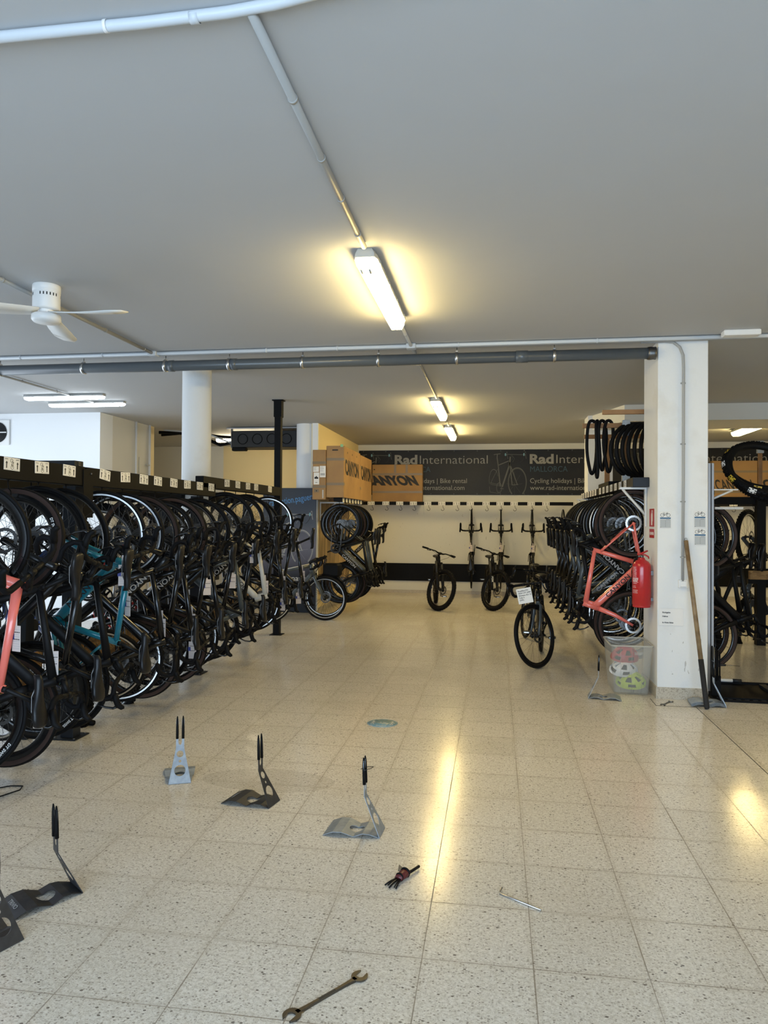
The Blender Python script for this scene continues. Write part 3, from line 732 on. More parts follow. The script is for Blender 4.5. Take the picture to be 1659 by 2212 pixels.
def bar_mesh(kind):
    def f():
        g = geom(kind); c = g['clamp']; mb = MB()
        if kind in ('mtb',):
            for s in (-1, 1):
                mb.tube([c, c+Vector((0, s*0.06, 0.0)), c+Vector((-0.01, s*0.12, 0.018)), c+Vector((-0.05, s*0.385, 0.022))], [0.016, 0.015, 0.011, 0.011], M['matte'], 10)
                mb.tube([c+Vector((-0.034, s*0.27, 0.021)), c+Vector((-0.052, s*0.39, 0.022))], 0.0165, M['tape'], 12)
            return mb.mesh('handlebar')
        w = 0.205 if kind not in ('gravel', 'ebike') else 0.235
        for s in (-1, 1):
            mb.tube([c, c+Vector((0, s*0.10, 0.0))], 0.0145, M['matte'], 12)
            P = [(0, 0.10, 0), (0.004, w-0.045, 0), (0.02, w-0.012, 0.0), (0.055, w, -0.003), (0.082, w+0.002, -0.02), (0.086, w+0.006, -0.055), (0.066, w+0.01, -0.095), (0.03, w+0.014, -0.118), (-0.03, w+0.018, -0.122)]
            mb.tube([c+Vector((x, s*y, z)) for x, y, z in P], [0.016]+[0.0165]*8, M['tape'], 10)
        return mb.mesh('handlebar')
    return cached(('bar', kind), f)
def lever_mesh(kind, s):
    def f():
        g = geom(kind); c = g['clamp']; mb = MB()
        if kind == 'mtb':
            q = c+Vector((-0.03, s*0.24, 0.02))
            mb.tube([q, q+Vector((0.02, 0, -0.006))], 0.011, M['matte'], 8); mb.tube([q+Vector((0.022, -s*0.02, -0.008)), q+Vector((0.055, s*0.02, -0.022)), q+Vector((0.045, s*0.085, -0.028))], [0.008, 0.006, 0.006], M['matte'], 8)
            return mb.mesh('brake_lever')
        w = (0.205 if kind not in ('gravel', 'ebike') else 0.235)
        h = [(0.06, w, 0.004), (0.10, w, 0.012), (0.135, w-0.001, 0.022), (0.152, w-0.002, 0.045), (0.150, w-0.003, 0.058)]
        mb.tube([c+Vector((x, s*y, z)) for x, y, z in h], [0.019, 0.0205, 0.020, 0.016, 0.009], M['rubber'], 10)
        l = [(0.142, w, 0.020), (0.155, w, -0.01), (0.145, w+0.006, -0.055), (0.120, w+0.016, -0.095)]
        mb.tube([c+Vector((x, s*y, z)) for x, y, z in l], [0.010, 0.008, 0.0065, 0.006], M['carbon'], 8, flat=1.2, side=(0, 1, 0))
        return mb.mesh('brake_lever')
    return cached(('lever', kind, s), f)
def saddle_mesh(kind, m):
    def f():
        g = geom(kind); mb = MB(); n = 14; ns = 8; vs = []; fs = []
        ctrl = [(-0.135, 0.030, 0.010), (-0.12, 0.062, 0.014), (-0.08, 0.072, 0.010), (-0.03, 0.058, 0.002), (0.02, 0.032, 0.0), (0.07, 0.021, 0.0), (0.115, 0.018, -0.002), (0.14, 0.008, -0.012)]
        for (x, hw, z) in ctrl:
            for k in range(ns+1):
                t = -1+2*k/ns; vs.append((g['sd'].x+x, hw*t, g['sd'].z+z-0.020*abs(t)**2.5-0.004*(1-abs(t))))
            for k in range(ns+1):
                t = 1-2*k/ns; vs.append((g['sd'].x+x, hw*t*0.9, g['sd'].z+z-0.034-0.006*abs(t)))
        w_ = 2*(ns+1); nn = len(ctrl)
        for i in range(nn-1):
            for k in range(w_): l = (k+1) % w_; fs.append((i*w_+k, (i+1)*w_+k, (i+1)*w_+l, i*w_+l))
        fs.append(tuple(range(w_))); fs.append(tuple(reversed(range((nn-1)*w_, nn*w_))))
        mb.add(vs, fs, M[m], True)
        for s in (-1, 1):
            mb.tube([g['sd']+Vector((-0.10, s*0.028, -0.03)), g['sd']+Vector((-0.05, s*0.022, -0.052)), g['sd']+Vector((0.03, s*0.022, -0.052)), g['sd']+Vector((0.10, s*0.010, -0.026))], 0.0035, M['steel'], 6)
        return mb.mesh('saddle')
    return cached(('saddle', kind, m), f)
def post_mesh(kind):
    def f():
        g = geom(kind); mb = MB(); d = (g['stv']-g['bbv']).normalized(); e = g['sd']+Vector((0.0, 0, -0.055))
        mb.tube([g['stv']-d*0.02, g['stv']+d*0.02, e], [0.0145, 0.0140, 0.0135], M['matte'], 12); mb.tube([e+Vector((-0.02, 0, 0)), e+Vector((0.02, 0, 0))], 0.013, M['matte'], 8)
        mb.tube([g['stv']-d*0.012, g['stv']+d*0.012], 0.019, M['matte'], 12)
        return mb.mesh('seatpost')
    return cached(('post', kind), f)
def crank_mesh(kind):
    def f():
        g = geom(kind); mb = MB(); c = g['bbv']; n = 40
        for rr, y in ((0.082, -0.052), (0.066, -0.046)) if kind in ('road', 'city') else ((0.074, -0.052),):
            vs = []; fs = []
            for i in range(n*2):
                a = pi*i/n; r_ = rr+(0.003 if i % 2 else -0.002)
                for q, h in ((r_, y-0.0015), (r_, y+0.0015), (rr-0.014, y-0.0015), (rr-0.014, y+0.0015)): vs.append((c.x+q*cos(a), h, c.z+q*sin(a)))
            for i in range(n*2):
                j = (i+1) % (n*2); A, B = i*4, j*4; fs += [(A, A+1, B+1, B), (A, B, B+2, A+2), (A+1, A+3, B+3, B+1), (A+2, B+2, B+3, A+3)]
            mb.add(vs, fs, M['darkgrey'])
        for k in range(4):
            a = pi/4+k*pi/2; mb.tube([(c.x, -0.056, c.z), (c.x+0.07*cos(a), -0.053, c.z+0.07*sin(a))], [0.014, 0.008], M['carbon'], 6)
        return mb.mesh('chainring')
    return cached(('crank', kind), f)
def arm_mesh(kind, s, ang):
    def f():
        g = geom(kind); mb = MB(); c = g['bbv']; a = ang if s < 0 else ang+pi
        mb.tube([c+Vector((0, s*0.05, 0)), c+Vector((0.05*cos(a), s*0.063, 0.05*sin(a))), c+Vector((0.172*cos(a), s*0.072, 0.172*sin(a)))], [0.017, 0.013, 0.012], M['carbon'], 8, flat=0.55, side=(0, 1, 0))
        return mb.mesh('crank_arm')
    return cached(('arm', kind, s, ang), f)
def pedal_mesh(kind, s, ang):
    def f():
        g = geom(kind); mb = MB(); c = g['bbv']; a = ang if s < 0 else ang+pi
        q = c+Vector((0.172*cos(a), s*0.08, 0.172*sin(a))); mb.tube([q, q+Vector((0, s*0.09, 0))], 0.007, M['steel'], 8)
        mb.bbox((q.x-0.045, min(q.y+s*0.015, q.y+s*0.1), q.z-0.010), (q.x+0.045, max(q.y+s*0.015, q.y+s*0.1), q.z+0.010), M['darkgrey'], 0.004)
        mb.box((q.x+0.0455, min(q.y+s*0.03, q.y+s*0.085), q.z-0.006), (q.x+0.0475, max(q.y+s*0.03, q.y+s*0.085), q.z+0.006), M['silver'])
        return mb.mesh('pedal')
    return cached(('pedal', kind, s, ang), f)
def chain_mesh(kind):
    def f():
        g = geom(kind); mb = MB(); c = g['bbv']; r_ = g['ra']; y = -0.048; pts = []
        for a in range(-80, 85, 15): pts.append((c.x+0.083*cos(R(a)), y, c.z+0.083*sin(R(a))))
        pts.append((r_.x+0.01, y+0.004, r_.z+0.042))
        for a in range(100, 215, 25): pts.append((r_.x+0.040*cos(R(a)), y+0.004, r_.z+0.040*sin(R(a))))
        pts += [(0.0, y, r_.z-0.055), (0.02, y, r_.z-0.085), (0.01, y, r_.z-0.125), (0.035, y, r_.z-0.15), (0.055, y, r_.z-0.13)]
        mb.tube(pts, 0.0045, M['steel'], 5, flat=0.7, side=(0, 1, 0), closed=True)
        return mb.mesh('chain')
    return cached(('chain', kind), f)
def mech_mesh(kind):
    def f():
        g = geom(kind); mb = MB(); r_ = g['ra']; y = -0.075
        mb.tube([(0.0, -0.066, r_.z-0.02), (0.01, y-0.012, r_.z-0.045), (0.015, y, r_.z-0.08)], [0.010, 0.014, 0.012], M['matte'], 8)
        mb.tube([(0.02, -0.05, r_.z-0.075), (0.03, -0.05, r_.z-0.14)], 0.010, M['matte'], 8, flat=0.5, side=(0, 1, 0))
        for q in (-0.08, -0.14): mb.lathe([(0, -0.054), (0.014, -0.054), (0.014, -0.046), (0, -0.046)], M['steel'], 12, T(0.022 if q > -0.1 else 0.03, 0, r_.z+q) @ RX(-pi/2))
        return mb.mesh('rear_derailleur')
    return cached(('mech', kind), f)
def cable_mesh(kind):
    def f():
        g = geom(kind); c = g['clamp']; mb = MB(); h = g['hb']+g['d']*0.05
        for s in (-1, 1):
            if kind == 'mtb': a = c+Vector((0.0, s*0.22, 0.015))
            else: a = c+Vector((0.012, s*0.07, -0.008))
            mb.tube([a, a.lerp(h, 0.4)+Vector((0.085, 0, 0.0)), h+Vector((0.05, s*0.012, 0.0)), h+Vector((0.018, s*0.012, -0.02))], 0.0025, M['rubber'], 5)
        return mb.mesh('cable')
    return cached(('cable', kind), f)
def cage_mesh(kind):
    def f():
        g = geom(kind); a = g['hb']+g['d']*0.03; b = g['bbv']; d = (b-a).normalized(); n = Vector((-d.z, 0, d.x)); n = n if n.z > 0 else -n
        mb = MB(); c0 = a.lerp(b, 0.48)+n*0.034
        for s in (-1, 1): mb.tube([c0, c0+d*0.04+Vector((0, s*0.036, 0))+n*0.03, c0+d*0.10+Vector((0, s*0.036, 0))+n*0.03, c0+d*0.14+Vector((0, s*0.010, 0))], 0.0035, M['matte'], 6)
        mb.tube([c0, c0+d*0.14], 0.006, M['matte'], 6)
        return mb.mesh('bottle_cage')
    return cached(('cage', kind), f)
def tag_mesh():
    def f():
        mb = MB(); mb.bbox((-0.026, -0.0006, -0.11), (0.026, 0.0006, 0), M['tagpaper'], 0.0003)
        mb.box((-0.009, -0.0006, 0), (0.004, 0.0006, 0.05), M['tagpaper'])
        rnd = random.Random(3)
        for s in (-1, 1):
            for k in range(9):
                x = -0.02
                while x < 0.018:
                    w = rnd.uniform(0.002, 0.006); h = 0.0045 if k in (1, 4) else 0.0022
                    mb.box((x, s*0.0007, -0.016-k*0.010-h), (x+w, s*0.0009, -0.016-k*0.010), M['inkgrey'] if k not in (1, 4) else M['ink']); x += w+0.002
            mb.box((-0.03, s*0.0006, -0.035), (-0.012, s*0.0011, -0.06), M['inkblue'])
        return mb.mesh('paper_tag')
    return cached('tag', f)

def wheel(parent, name, c, kind, rear, wall, shiny, knob, ym=1, deep=0.022, rot=0.0, mx=None, disc='steel'):
    g = geom(kind); Rr = g['Rw']-g['rt']*2+0.004
    o = link(name, rim_mesh(Rr, deep, shiny), parent, (mx if mx is not None else Matrix()) @ T(*c) @ RY(rot))
    link('tyre', tyre_mesh(g['Rw'], g['rt'], wall, knob), o); link('spokes', spokes_mesh(Rr-deep), o); link('hub', hub_mesh(), o)
    link('brake_disc', disc_mesh(0.046, disc), o)
    if rear: link('cassette', cassette_mesh(), o)
    if deep > 0.04:
        me = cached('dts', lambda: text_mesh('DT SWISS', 0.024, M['paper'], 0.0006, bold=0.0006, align='CENTER'))
        for sd_ in (-1, 1):
            for k in range(2):
                a = 1.2+k*pi; r_ = Rr-deep*0.42; N_ = Vector((0, sd_, 0)); U_ = Vector((cos(a), 0, sin(a))); X = U_.cross(N_)
                link('rim_lettering', me, o, Matrix(((X.x, U_.x, N_.x, r_*U_.x-0.009*U_.x), (X.y, U_.y, N_.y, sd_*0.0119), (X.z, U_.z, N_.z, r_*U_.z-0.009*U_.z), (0, 0, 0, 1))))
    return o

def bicycle(name, label, mx, kind='road', frame='carbon', fork=None, steer=0.0, crank=0.6, wall=False, shiny=False, deep=0.022,
            letter=None, tagged=False, group=None, pedals=True, saddle='saddlem', fenders=False, cat='bicycle', cages=False, letters='CANYON', disc='steel'):
    g = geom(kind); t = thing(name, label, cat, group=group, mx=mx); knob = kind == 'mtb'
    fr = link('frame', frame_mesh(kind, frame), t)
    if letter:
        a = g['hb']+g['d']*0.03; b = g['bbv']; d = (b-a).normalized(); ang = math.atan2(d.z, d.x); fl = 0.60*0.036
        L = 0.36; c = a.lerp(b, 0.50)
        def lm(): return text_mesh(letters, 0.062, M[letter], 0.001, bold=0.0012, xs=1.15, align='CENTER')
        me = cached(('let', letter, letters), lm); w = 0.023
        # left side reads from head to bottom bracket, right side the other way
        yl = fl*1.0+0.0015
        mL = T(c.x, yl, c.z) @ Matrix(((-1, 0, 0, 0), (0, 0, 1, 0), (0, 1, 0, 0), (0, 0, 0, 1)))
        # text x along d projected, normal +Y
        X = d; Nn = Vector((0, 1, 0)); Yv = Nn.cross(X)
        mL = Matrix(((X.x, Yv.x, Nn.x, c.x-Yv.x*w), (X.y, Yv.y, Nn.y, yl), (X.z, Yv.z, Nn.z, c.z-Yv.z*w), (0, 0, 0, 1)))
        X = -d; Nn = Vector((0, -1, 0)); Yv = Nn.cross(X)
        mR = Matrix(((X.x, Yv.x, Nn.x, c.x-Yv.x*w), (X.y, Yv.y, Nn.y, -yl), (X.z, Yv.z, Nn.z, c.z-Yv.z*w), (0, 0, 0, 1)))
        link('frame_lettering', me, fr, mL); link('frame_lettering', me, fr, mR)
    ax = g['hb']; S = T(*ax) @ Matrix.Rotation(steer, 4, g['d']) @ T(*(-ax))
    link('fork', fork_mesh(kind, fork or frame), t, S)
    wheel(t, 'front_wheel', g['ax'], kind, False, wall, shiny, knob, deep=deep, rot=random.uniform(0, 1), mx=S, disc=disc)
    wheel(t, 'rear_wheel', g['ra'], kind, True, wall, shiny, knob, deep=deep, rot=random.uniform(0, 1), disc=disc)
    link('stem', stem_mesh(kind), t, S)
    h = link('handlebar', bar_mesh(kind), t, S)
    for s in (-1, 1): link('brake_lever', lever_mesh(kind, s), h)
    link('cable', cable_mesh(kind), t, S)
    link('seatpost', post_mesh(kind), t); link('saddle', saddle_mesh(kind, saddle), t)
    cr = link('chainring', crank_mesh(kind), t)
    cw = round(crank, 1)
    for s in (-1, 1):
        ar = link('crank_arm', arm_mesh(kind, s, cw), cr)
        if pedals: link('pedal', pedal_mesh(kind, s, cw), t)
    link('chain', chain_mesh(kind), t); link('rear_derailleur', mech_mesh(kind), t)
    if cages: link('bottle_cage', cage_mesh(kind), t)
    if tagged is not False:
        p = g['htop'].lerp(g['stv'], 0.35) if tagged == 0 else g['sd']+Vector((-0.05, 0, -0.05))
        # tag hangs down in world space
        w = mx.to_3x3().inverted() @ Vector((0, 0, 1)); q = mx @ p
        rr = Matrix.Rotation(random.uniform(-0.5, 0.5), 3, 'Z')
        m3 = (mx.to_3x3().inverted() @ rr).to_4x4(); m3.translation = p+w*(-0.02); m3 = m3 @ SCL(1.25, 1, 1.25)
        link('paper_tag', tag_mesh(), t, m3)
    if fenders:
        for c, a0, a1, nm in ((g['ra'], R(60), R(215), 'rear_mudguard'), (g['ax'], R(10), R(150), 'front_mudguard')):
            mb = MB(); n = 20; pts = [(c.x+(g['Rw']+0.012)*cos(a0+(a1-a0)*i/n), 0, c.z+(g['Rw']+0.012)*sin(a0+(a1-a0)*i/n)) for i in range(n+1)]
            mb.tube(pts, 0.005, M['matte'], 6, flat=5, side=(0, 1, 0)); obj(nm, mb, t)
    return t

def hang_mx(pos, up, yawd, kind, front, lean=0.0):
    """pos: hook point the tyre outer top touches; up: +1 -> bicycle's upper side towards +X, -1 -> towards -X"""
    g = geom(kind)
    if front: X = Vector((0, 0, 1)); hook = Vector((g['wb']+g['Rw'], 0, g['Rw']))
    else: X = Vector((0, 0, -1)); hook = Vector((-g['Rw'], 0, g['Rw']))
    Z = Vector((up, 0, 0)); Y = Z.cross(X)
    m = Matrix((X, Y, Z)).transposed().to_4x4()
    m = RZ(R(yawd)) @ RY(lean) @ m
    q = m @ hook
    m2 = m.copy(); m2.translation = Vector(pos)-q
    return m2

# ------------------------------------------------------------------ rack parts
def sign_mesh(w=0.15, h=0.078):
    def f():
        mb = MB(); mb.bbox((-w/2, -h/2, 0), (w/2, h/2, 0.002), M['paper'], 0.0008); z0, z1 = 0.002, 0.0028
        for s in (-1, 1):
            x = s*w*0.34; mb.prism([(x-0.004, -0.028), (x+0.004, -0.028), (x+0.004, 0.002), (x+0.010, 0.002), (x, 0.016), (x-0.010, 0.002), (x-0.004, 0.002)], z1, M['ink'])
            mb.box((x-0.016, 0.026, 0), (x+0.012, 0.029, z1), M['ink'])
        for c, r_ in (((-0.004, 0.020), 0.011), ((0.002, -0.020), 0.0125)):
            mb.torus((c[0], c[1], z0), r_, 0.0013, M['ink'], 20, 4, 'z')
        for a, b in (((-0.004, 0.02), (0.012, 0.010)), ((0.012, 0.010), (0.009, -0.010)), ((0.012, 0.010), (-0.006, 0.0)), ((-0.006, 0.0), (0.002, -0.02)), ((-0.006, 0.0), (0.009, -0.010)), ((0.009, -0.01), (0.002, -0.02)), ((0.016, 0.012), (0.012, 0.006))):
            mb.tube([(a[0], a[1], z0), (b[0], b[1], z0)], 0.0013, M['ink'], 4)
        mb.box((0.02, -0.035, 0), (0.06, -0.033, z1), M['inkgrey'])
        return mb.mesh('hanging_sign')
    return cached(('sign', w, h), f)
def hook_mesh():
    def f():
        mb = MB(); pts = [(0, 0, 0), (0, 0, -0.03), (0.006, 0, -0.045)]
        for a in range(80, -181, -20): pts.append((-0.004+0.032*cos(R(a)), 0, -0.085+0.032*sin(R(a))))
        mb.tube(pts, 0.0042, M['black'], 8); mb.lathe([(0, -0.002), (0.012, -0.002), (0.012, 0.004), (0, 0.004)], M['black'], 10)
        return mb.mesh('hook')
    return cached('hook', f)
def add_hook(parent, x, y, z, rz=0): return link('hook', hook_mesh(), parent, T(x, y, z) @ RZ(rz))
def add_sign(parent, mx): return link('hanging_sign', sign_mesh(), parent, mx)

# ---- left rack: double sided
rk = thing('bike_rack', 'long black steel bicycle rack with hanging signs along the left side', 'bike rack', (0, 0, 0))
LX = -2.93
def rail(parent, a, b, m=None):
    mb = MB(); mb.bbox(a, b, m or M['black'], 0.004); return obj('rail', mb, parent)
rail(rk, (-3.01, 2.6, 1.83), (LX, 4.895, 1.967)); rail(rk, (-3.01, 4.905, 1.83), (LX, 7.38, 1.966)); rail(rk, (-3.02, 7.055, 1.915), (LX, 9.72, 2.033))
rail(rk, (-3.44, 2.6, 1.75), (-3.36, 4.895, 1.86)); rail(rk, (-3.44, 4.905, 1.75), (-3.36, 7.38, 1.86)); rail(rk, (-3.44, 7.5, 1.80), (-3.36, 9.72, 1.92))
for (x, y, h, w) in ((-3.06, 4.95, 1.83, 0.05), (-3.42, 4.92, 1.75, 0.05), (-3.06, 7.2, 1.83, 0.05), (-3.42, 7.2, 1.75, 0.05), (-3.42, 9.75, 1.80, 0.04), (-3.06, 2.7, 1.83, 0.05)):
    mb = MB(); mb.bbox((x-w, y-w, 0.008), (x+w, y+w, h), M['blue_black'], 0.003); p = obj('post', mb, rk)
    mb = MB(); mb.bbox((x-0.095, y-0.095, 0), (x+0.095, y+0.095, 0.009), M['blue_black'], 0.002)
    for sx in (-1, 1):
        for sy in (-1, 1): mb.lathe([(0, 0.008), (0.009, 0.008), (0.009, 0.014), (0, 0.016)], M['steel'], 8, T(x+sx*0.075, y+sy*0.075, 0))
    obj('base_plate', mb, p)
mb = MB(); x, y = -2.985, 9.80; mb.bbox((x-0.045, y-0.045, 0.008), (x+0.045, y+0.045, CEIL-0.004), M['black'], 0.003); p = obj('post', mb, rk)
mb = MB(); mb.bbox((x-0.085, y-0.085, 0), (x+0.085, y+0.085, 0.009), M['black'], 0.002); obj('base_plate', mb, p)
mb = MB(); mb.bbox((x-0.08, y-0.06, CEIL-0.014), (x+0.08, y+0.06, CEIL-0.001), M['black'], 0.002); mb.bbox((x-0.055, y-0.055, CEIL-0.24), (x+0.055, y+0.055, CEIL-0.01), M['black'], 0.003); obj('top_plate', mb, p)
mb = MB(); mb.bbox((LX+0.0005, 4.86, 1.60), (LX+0.006, 4.99, 1.95), M['black'], 0.002); mb.lathe([(0, 0), (0.009, 0), (0.009, 0.004), (0, 0.005)], M['steel'], 8, T(LX+0.006, 4.96, 1.92) @ RY(pi/2)); obj('joint_plate', mb, rk)
mb = MB(); mb.bbox((-4.4, 5.55, 1.94), (-3.42, 5.68, 2.07), M['blue_black'], 0.003)
for k in range(6): mb.box((-3.4195, 5.60, 1.955+k*0.019), (-3.4145, 5.63, 1.965+k*0.019), M['steel'])
obj('cross_beam', mb, rk)
for y0, y1, z0, z1 in ((3.3, 4.86, 0.42, 0.64), (5.03, 7.12, 0.42, 0.64), (7.3, 9.7, 0.42, 0.62)):
    mb = MB(); mb.bbox((-3.245, y0, z0), (-3.230, y1, z1), M['osb'], 0.001); obj('wheel_board', mb, rk)
LEFT_Y = [3.43, 3.73, 4.04, 4.34, 4.65, 5.12, 5.43, 5.74, 6.00, 6.32, 6.62, 6.92, 7.22, 7.67, 8.01, 8.36, 8.66, 9.22]
for i, y in enumerate(LEFT_Y):
    hi = y > 7.4
    add_sign(rk, T(LX, y+0.04, 1.99 if hi else 1.925) @ FACEX @ RZ(random.uniform(-0.04, 0.04) if i != 5 else -0.12))
    add_hook(rk, LX-0.03, y+0.05, 1.915 if hi else 1.83, pi/2+random.uniform(-0.4, 0.4))
    add_hook(rk, -3.40, y+0.05, 1.80 if hi else 1.75, pi/2+random.uniform(-0.4, 0.4))

ORD = ['first', 'second', 'third', 'fourth', 'fifth', 'sixth', 'seventh', 'eighth', 'ninth', 'tenth', 'eleventh', 'twelfth', 'thirteenth', 'fourteenth', 'fifteenth', 'sixteenth', 'seventeenth', 'eighteenth']
spec = {0: dict(frame='coral', kind='gravel', wall=True, fork='coral', letter='ink', tagged=0), 1: dict(frame='matte', deep=0.045, tagged=0),
        2: dict(frame='carbon', deep=0.05, wall=True, kind='gravel'), 3: dict(frame='matte', tagged=1, deep=0.045),
        4: dict(frame='teal', fork='teal', letter='ink', tagged=0), 5: dict(shiny=True, tagged=0), 6: dict(shiny=True, tagged=1, letter='inkgrey'),
        7: dict(kind='gravel', wall=True, tagged=0), 8: dict(tagged=0, letter='inkgrey'), 9: dict(kind='gravel', wall=True), 10: dict(shiny=True, tagged=0), 11: dict(frame='bikegrey', tagged=1),
        12: dict(letter='inkgrey'), 13: dict(frame='bikewhite', fork='carbon', letter='ink', tagged=0), 14: dict(tagged=1), 15: dict(tagged=0), 16: dict(shiny=True, tagged=1), 17: dict(tagged=0, shiny=True)}
COLN = {'carbon': 'glossy black', 'matte': 'matt black', 'coral': 'coral red', 'teal': 'teal blue', 'bikewhite': 'pale cream', 'bikegrey': 'grey', 'bluepaint': 'blue', 'redpaint': 'red'}
for i, y in enumerate(LEFT_Y):
    s = dict(spec.get(i, {})); front = (i % 2 == 0)
    kind = s.pop('kind', 'road'); fr = s.get('frame', 'carbon')
    zt = (1.895 if y > 7.4 else 1.808)-(0.01 if kind == 'gravel' else 0)
    yw = random.uniform(4, 15)*(1 if i != 4 else 0.4)
    mx = hang_mx((LX-0.035, y+0.05, zt), 1, yw, kind, front)
    where = f'under the {ORD[i]} nearest sign, left rack'
    lab = f'{COLN[fr]} bicycle hanging {"front" if front else "rear"} wheel up {where}'
    bicycle('road_bicycle', lab, mx, kind=kind, steer=random.uniform(-0.5, 0.5), crank=random.choice([0.4, 1.2, 2.0, 2.8]), group='bicycles hanging in the left rack', pedals=(i % 3 == 0), cages=(i % 2 == 1), **s)
back = [(3.9, 'carbon', True, 'road'), (4.45, 'bikewhite', False, 'road'), (5.25, 'bluepaint', True, 'mtb'), (5.9, 'carbon', False, 'mtb'), (6.5, 'redpaint', True, 'road'), (7.0, 'bikewhite', False, 'road'), (7.8, 'bluepaint', True, 'road'), (8.5, 'carbon', False, 'road')]
for i, (y, fr, front, kind) in enumerate(back):
    mx = hang_mx((-3.40, y, (1.78 if y > 7.4 else 1.73)), -1, random.uniform(-10, 10), kind, front)
    bicycle('road_bicycle' if kind != 'mtb' else 'mountain_bicycle', f'{COLN[fr]} bicycle on the far side of the left rack, {ORD[i]} from the near end', mx, kind=kind, frame=fr, shiny=i % 2 == 1, steer=random.uniform(-0.4, 0.4), group='bicycles on the hidden side of the left rack')

# ---- right rack beside the pillar
rr = thing('bike_rack', 'black steel bicycle rack rail with vertical rows of signs left of the square pillar', 'bike rack', (0, 0, 0))
mb = MB(); mb.bbox((1.30, 7.30, 1.935), (1.446, 11.6, 2.018), M['black'], 0.004); obj('rail', mb, rr)
mb = MB(); mb.bbox((1.2985, 7.285, 1.93), (1.4505, 7.60, 2.022), M['blue_black'], 0.004); obj('end_cap', mb, rr)
mb = MB(); mb.bbox((1.31, 8.9, 2.019), (1.44, 9.75, 2.07), M['black'], 0.004); obj('cable_tray', mb, rr)
RIGHT_Y = [7.72, 8.02, 8.32, 8.62, 8.92, 9.22, 9.52, 9.95, 10.2, 10.45, 10.72, 10.98, 11.25, 11.48]
for i, y in enumerate(RIGHT_Y):
    add_sign(rr, T(1.2995, y, 1.976) @ FACEMX)
    add_hook(rr, 1.37, y, 1.935, -pi/2)
for y in (7.42, 11.3):
    mb = MB(); mb.box((1.20, y-0.012, 1.912), (1.45, y+0.012, 1.932), M['whitemetal'])
    mb.tube([(1.225, y, 1.915), (1.442, y, 1.66)], 0.013, M['whitemetal'], 4, flat=0.6, side=(0, 1, 0)); mb.box((1.434, y-0.016, 1.55), (1.448, y+0.016, 1.94), M['whitemetal'])
    obj('bracket', mb, rr)['label'] = 'white folding shelf bracket'
specr = {0: dict(frame='coral', fork='coral', wall=True, letter='ink', kind='gravel', disc='silver'), 1: dict(frame='matte', letter='inkgrey', kind='gravel', wall=True, pedals=True), 2: dict(frame='bikegrey', letter='inkgrey', shiny=True), 3: dict(frame='bikegrey', shiny=True, letter='inkgrey'), 5: dict(frame='bikegrey', shiny=True), 7: dict(frame='carbon', shiny=True)}
for i, y in enumerate(RIGHT_Y):
    s = dict(specr.get(i, {})); kind = s.pop('kind', 'road'); front = (i % 2 == 1); fr = s.get('frame', 'carbon'); s.setdefault('pedals', False)
    if s.get('kind') == 'gravel': pass
    mx = hang_mx((1.375, y, 1.905 if i else 1.93), -1, random.uniform(-12, -4) if i else 1.0, kind, front)
    bicycle('road_bicycle', f'{COLN[fr]} bicycle hung {"front" if front else "rear"} wheel up in right rack, {ORD[i]} from pillar', mx, kind=kind, steer=random.uniform(-0.3, 0.3) if i else 0.0, crank=random.choice([0.4, 1.2, 2.0, 2.8]), group='bicycles hanging in the right rack', **s)

# ---- far wall rail
rf = thing('wall_rail', 'long black hook rail with small white signs on the far wall below the banner', 'bike rack', (0, 0, 0))
mb = MB(); mb.bbox((-2.95, YB-0.43, 1.917), (6.9, YB-0.37, 1.986), M['black'], 0.003); obj('rail', mb, rf)
for x in (-2.93, -1.62, 1.55, 3.0, 4.9, 6.85):
    mb = MB(); mb.box((x-0.02, YB-0.37, 1.925), (x+0.02, YB-0.001, 1.975), M['black']); obj('wall_arm', mb, rf)
FARX = [-2.65, -2.33, -2.03, -1.735, -1.43, -1.13, -0.82, -0.53, -0.20, 0.09, 0.38, 0.73, 1.03, 1.66, 2.6, 3.3, 4.0, 4.7, 5.5, 6.2]
for i, x in enumerate(FARX):
    if i > 3 or True: add_sign(rf, T(x, YB-0.4305, 1.952) @ FRONT)
    add_hook(rf, x+0.02, YB-0.40, 1.917, random.uniform(-0.3, 0.3))
for x in (-1.55, -0.52, 0.42):
    mb = MB(); mb.tube([(x, YB-0.02, 1.92), (x+0.006, YB-0.02, 1.82), (x-0.003, YB-0.02, 1.72)], 0.003, M['white'], 6); mb.lathe([(0, 0), (0.01, 0.006), (0, 0.016)], M['white'], 8, T(x-0.003, YB-0.02, 1.705)); obj('pull_cord', mb, rf)['label'] = 'white pull cord with knob'
def wall_hang(x, yaw_=0.0, z=1.84, kind='road'):
    g = geom(kind); X = Vector((0, 0, 1)); Z = Vector((0, -1, 0)); Y = Z.cross(X)
    m = RZ(yaw_) @ Matrix((X, Y, Z)).transposed().to_4x4(); q = m @ Vector((g['wb']+g['Rw'], 0, g['Rw']))
    m.translation = Vector((x-q.x, YB-0.055, z-q.z))
    return m
for k, (x, fr, lab) in enumerate(((-0.50, 'carbon', 'leftmost'), (0.11, 'bikegrey', 'middle'), (0.75, 'bikegrey', 'rightmost'))):
    bicycle('road_bicycle', f'{lab} of the three bicycles hanging front wheel up on the far wall', wall_hang(x), kind='road', frame='carbon', crank=0.1, pedals=False, group='bicycles hanging on the far wall', tagged=0)
bicycle('road_bicycle', 'dark bicycle hanging on the far wall next to the right rack', wall_hang(1.38), kind='road', frame='carbon', crank=0.4, group='bicycles hanging on the far wall', pedals=False)

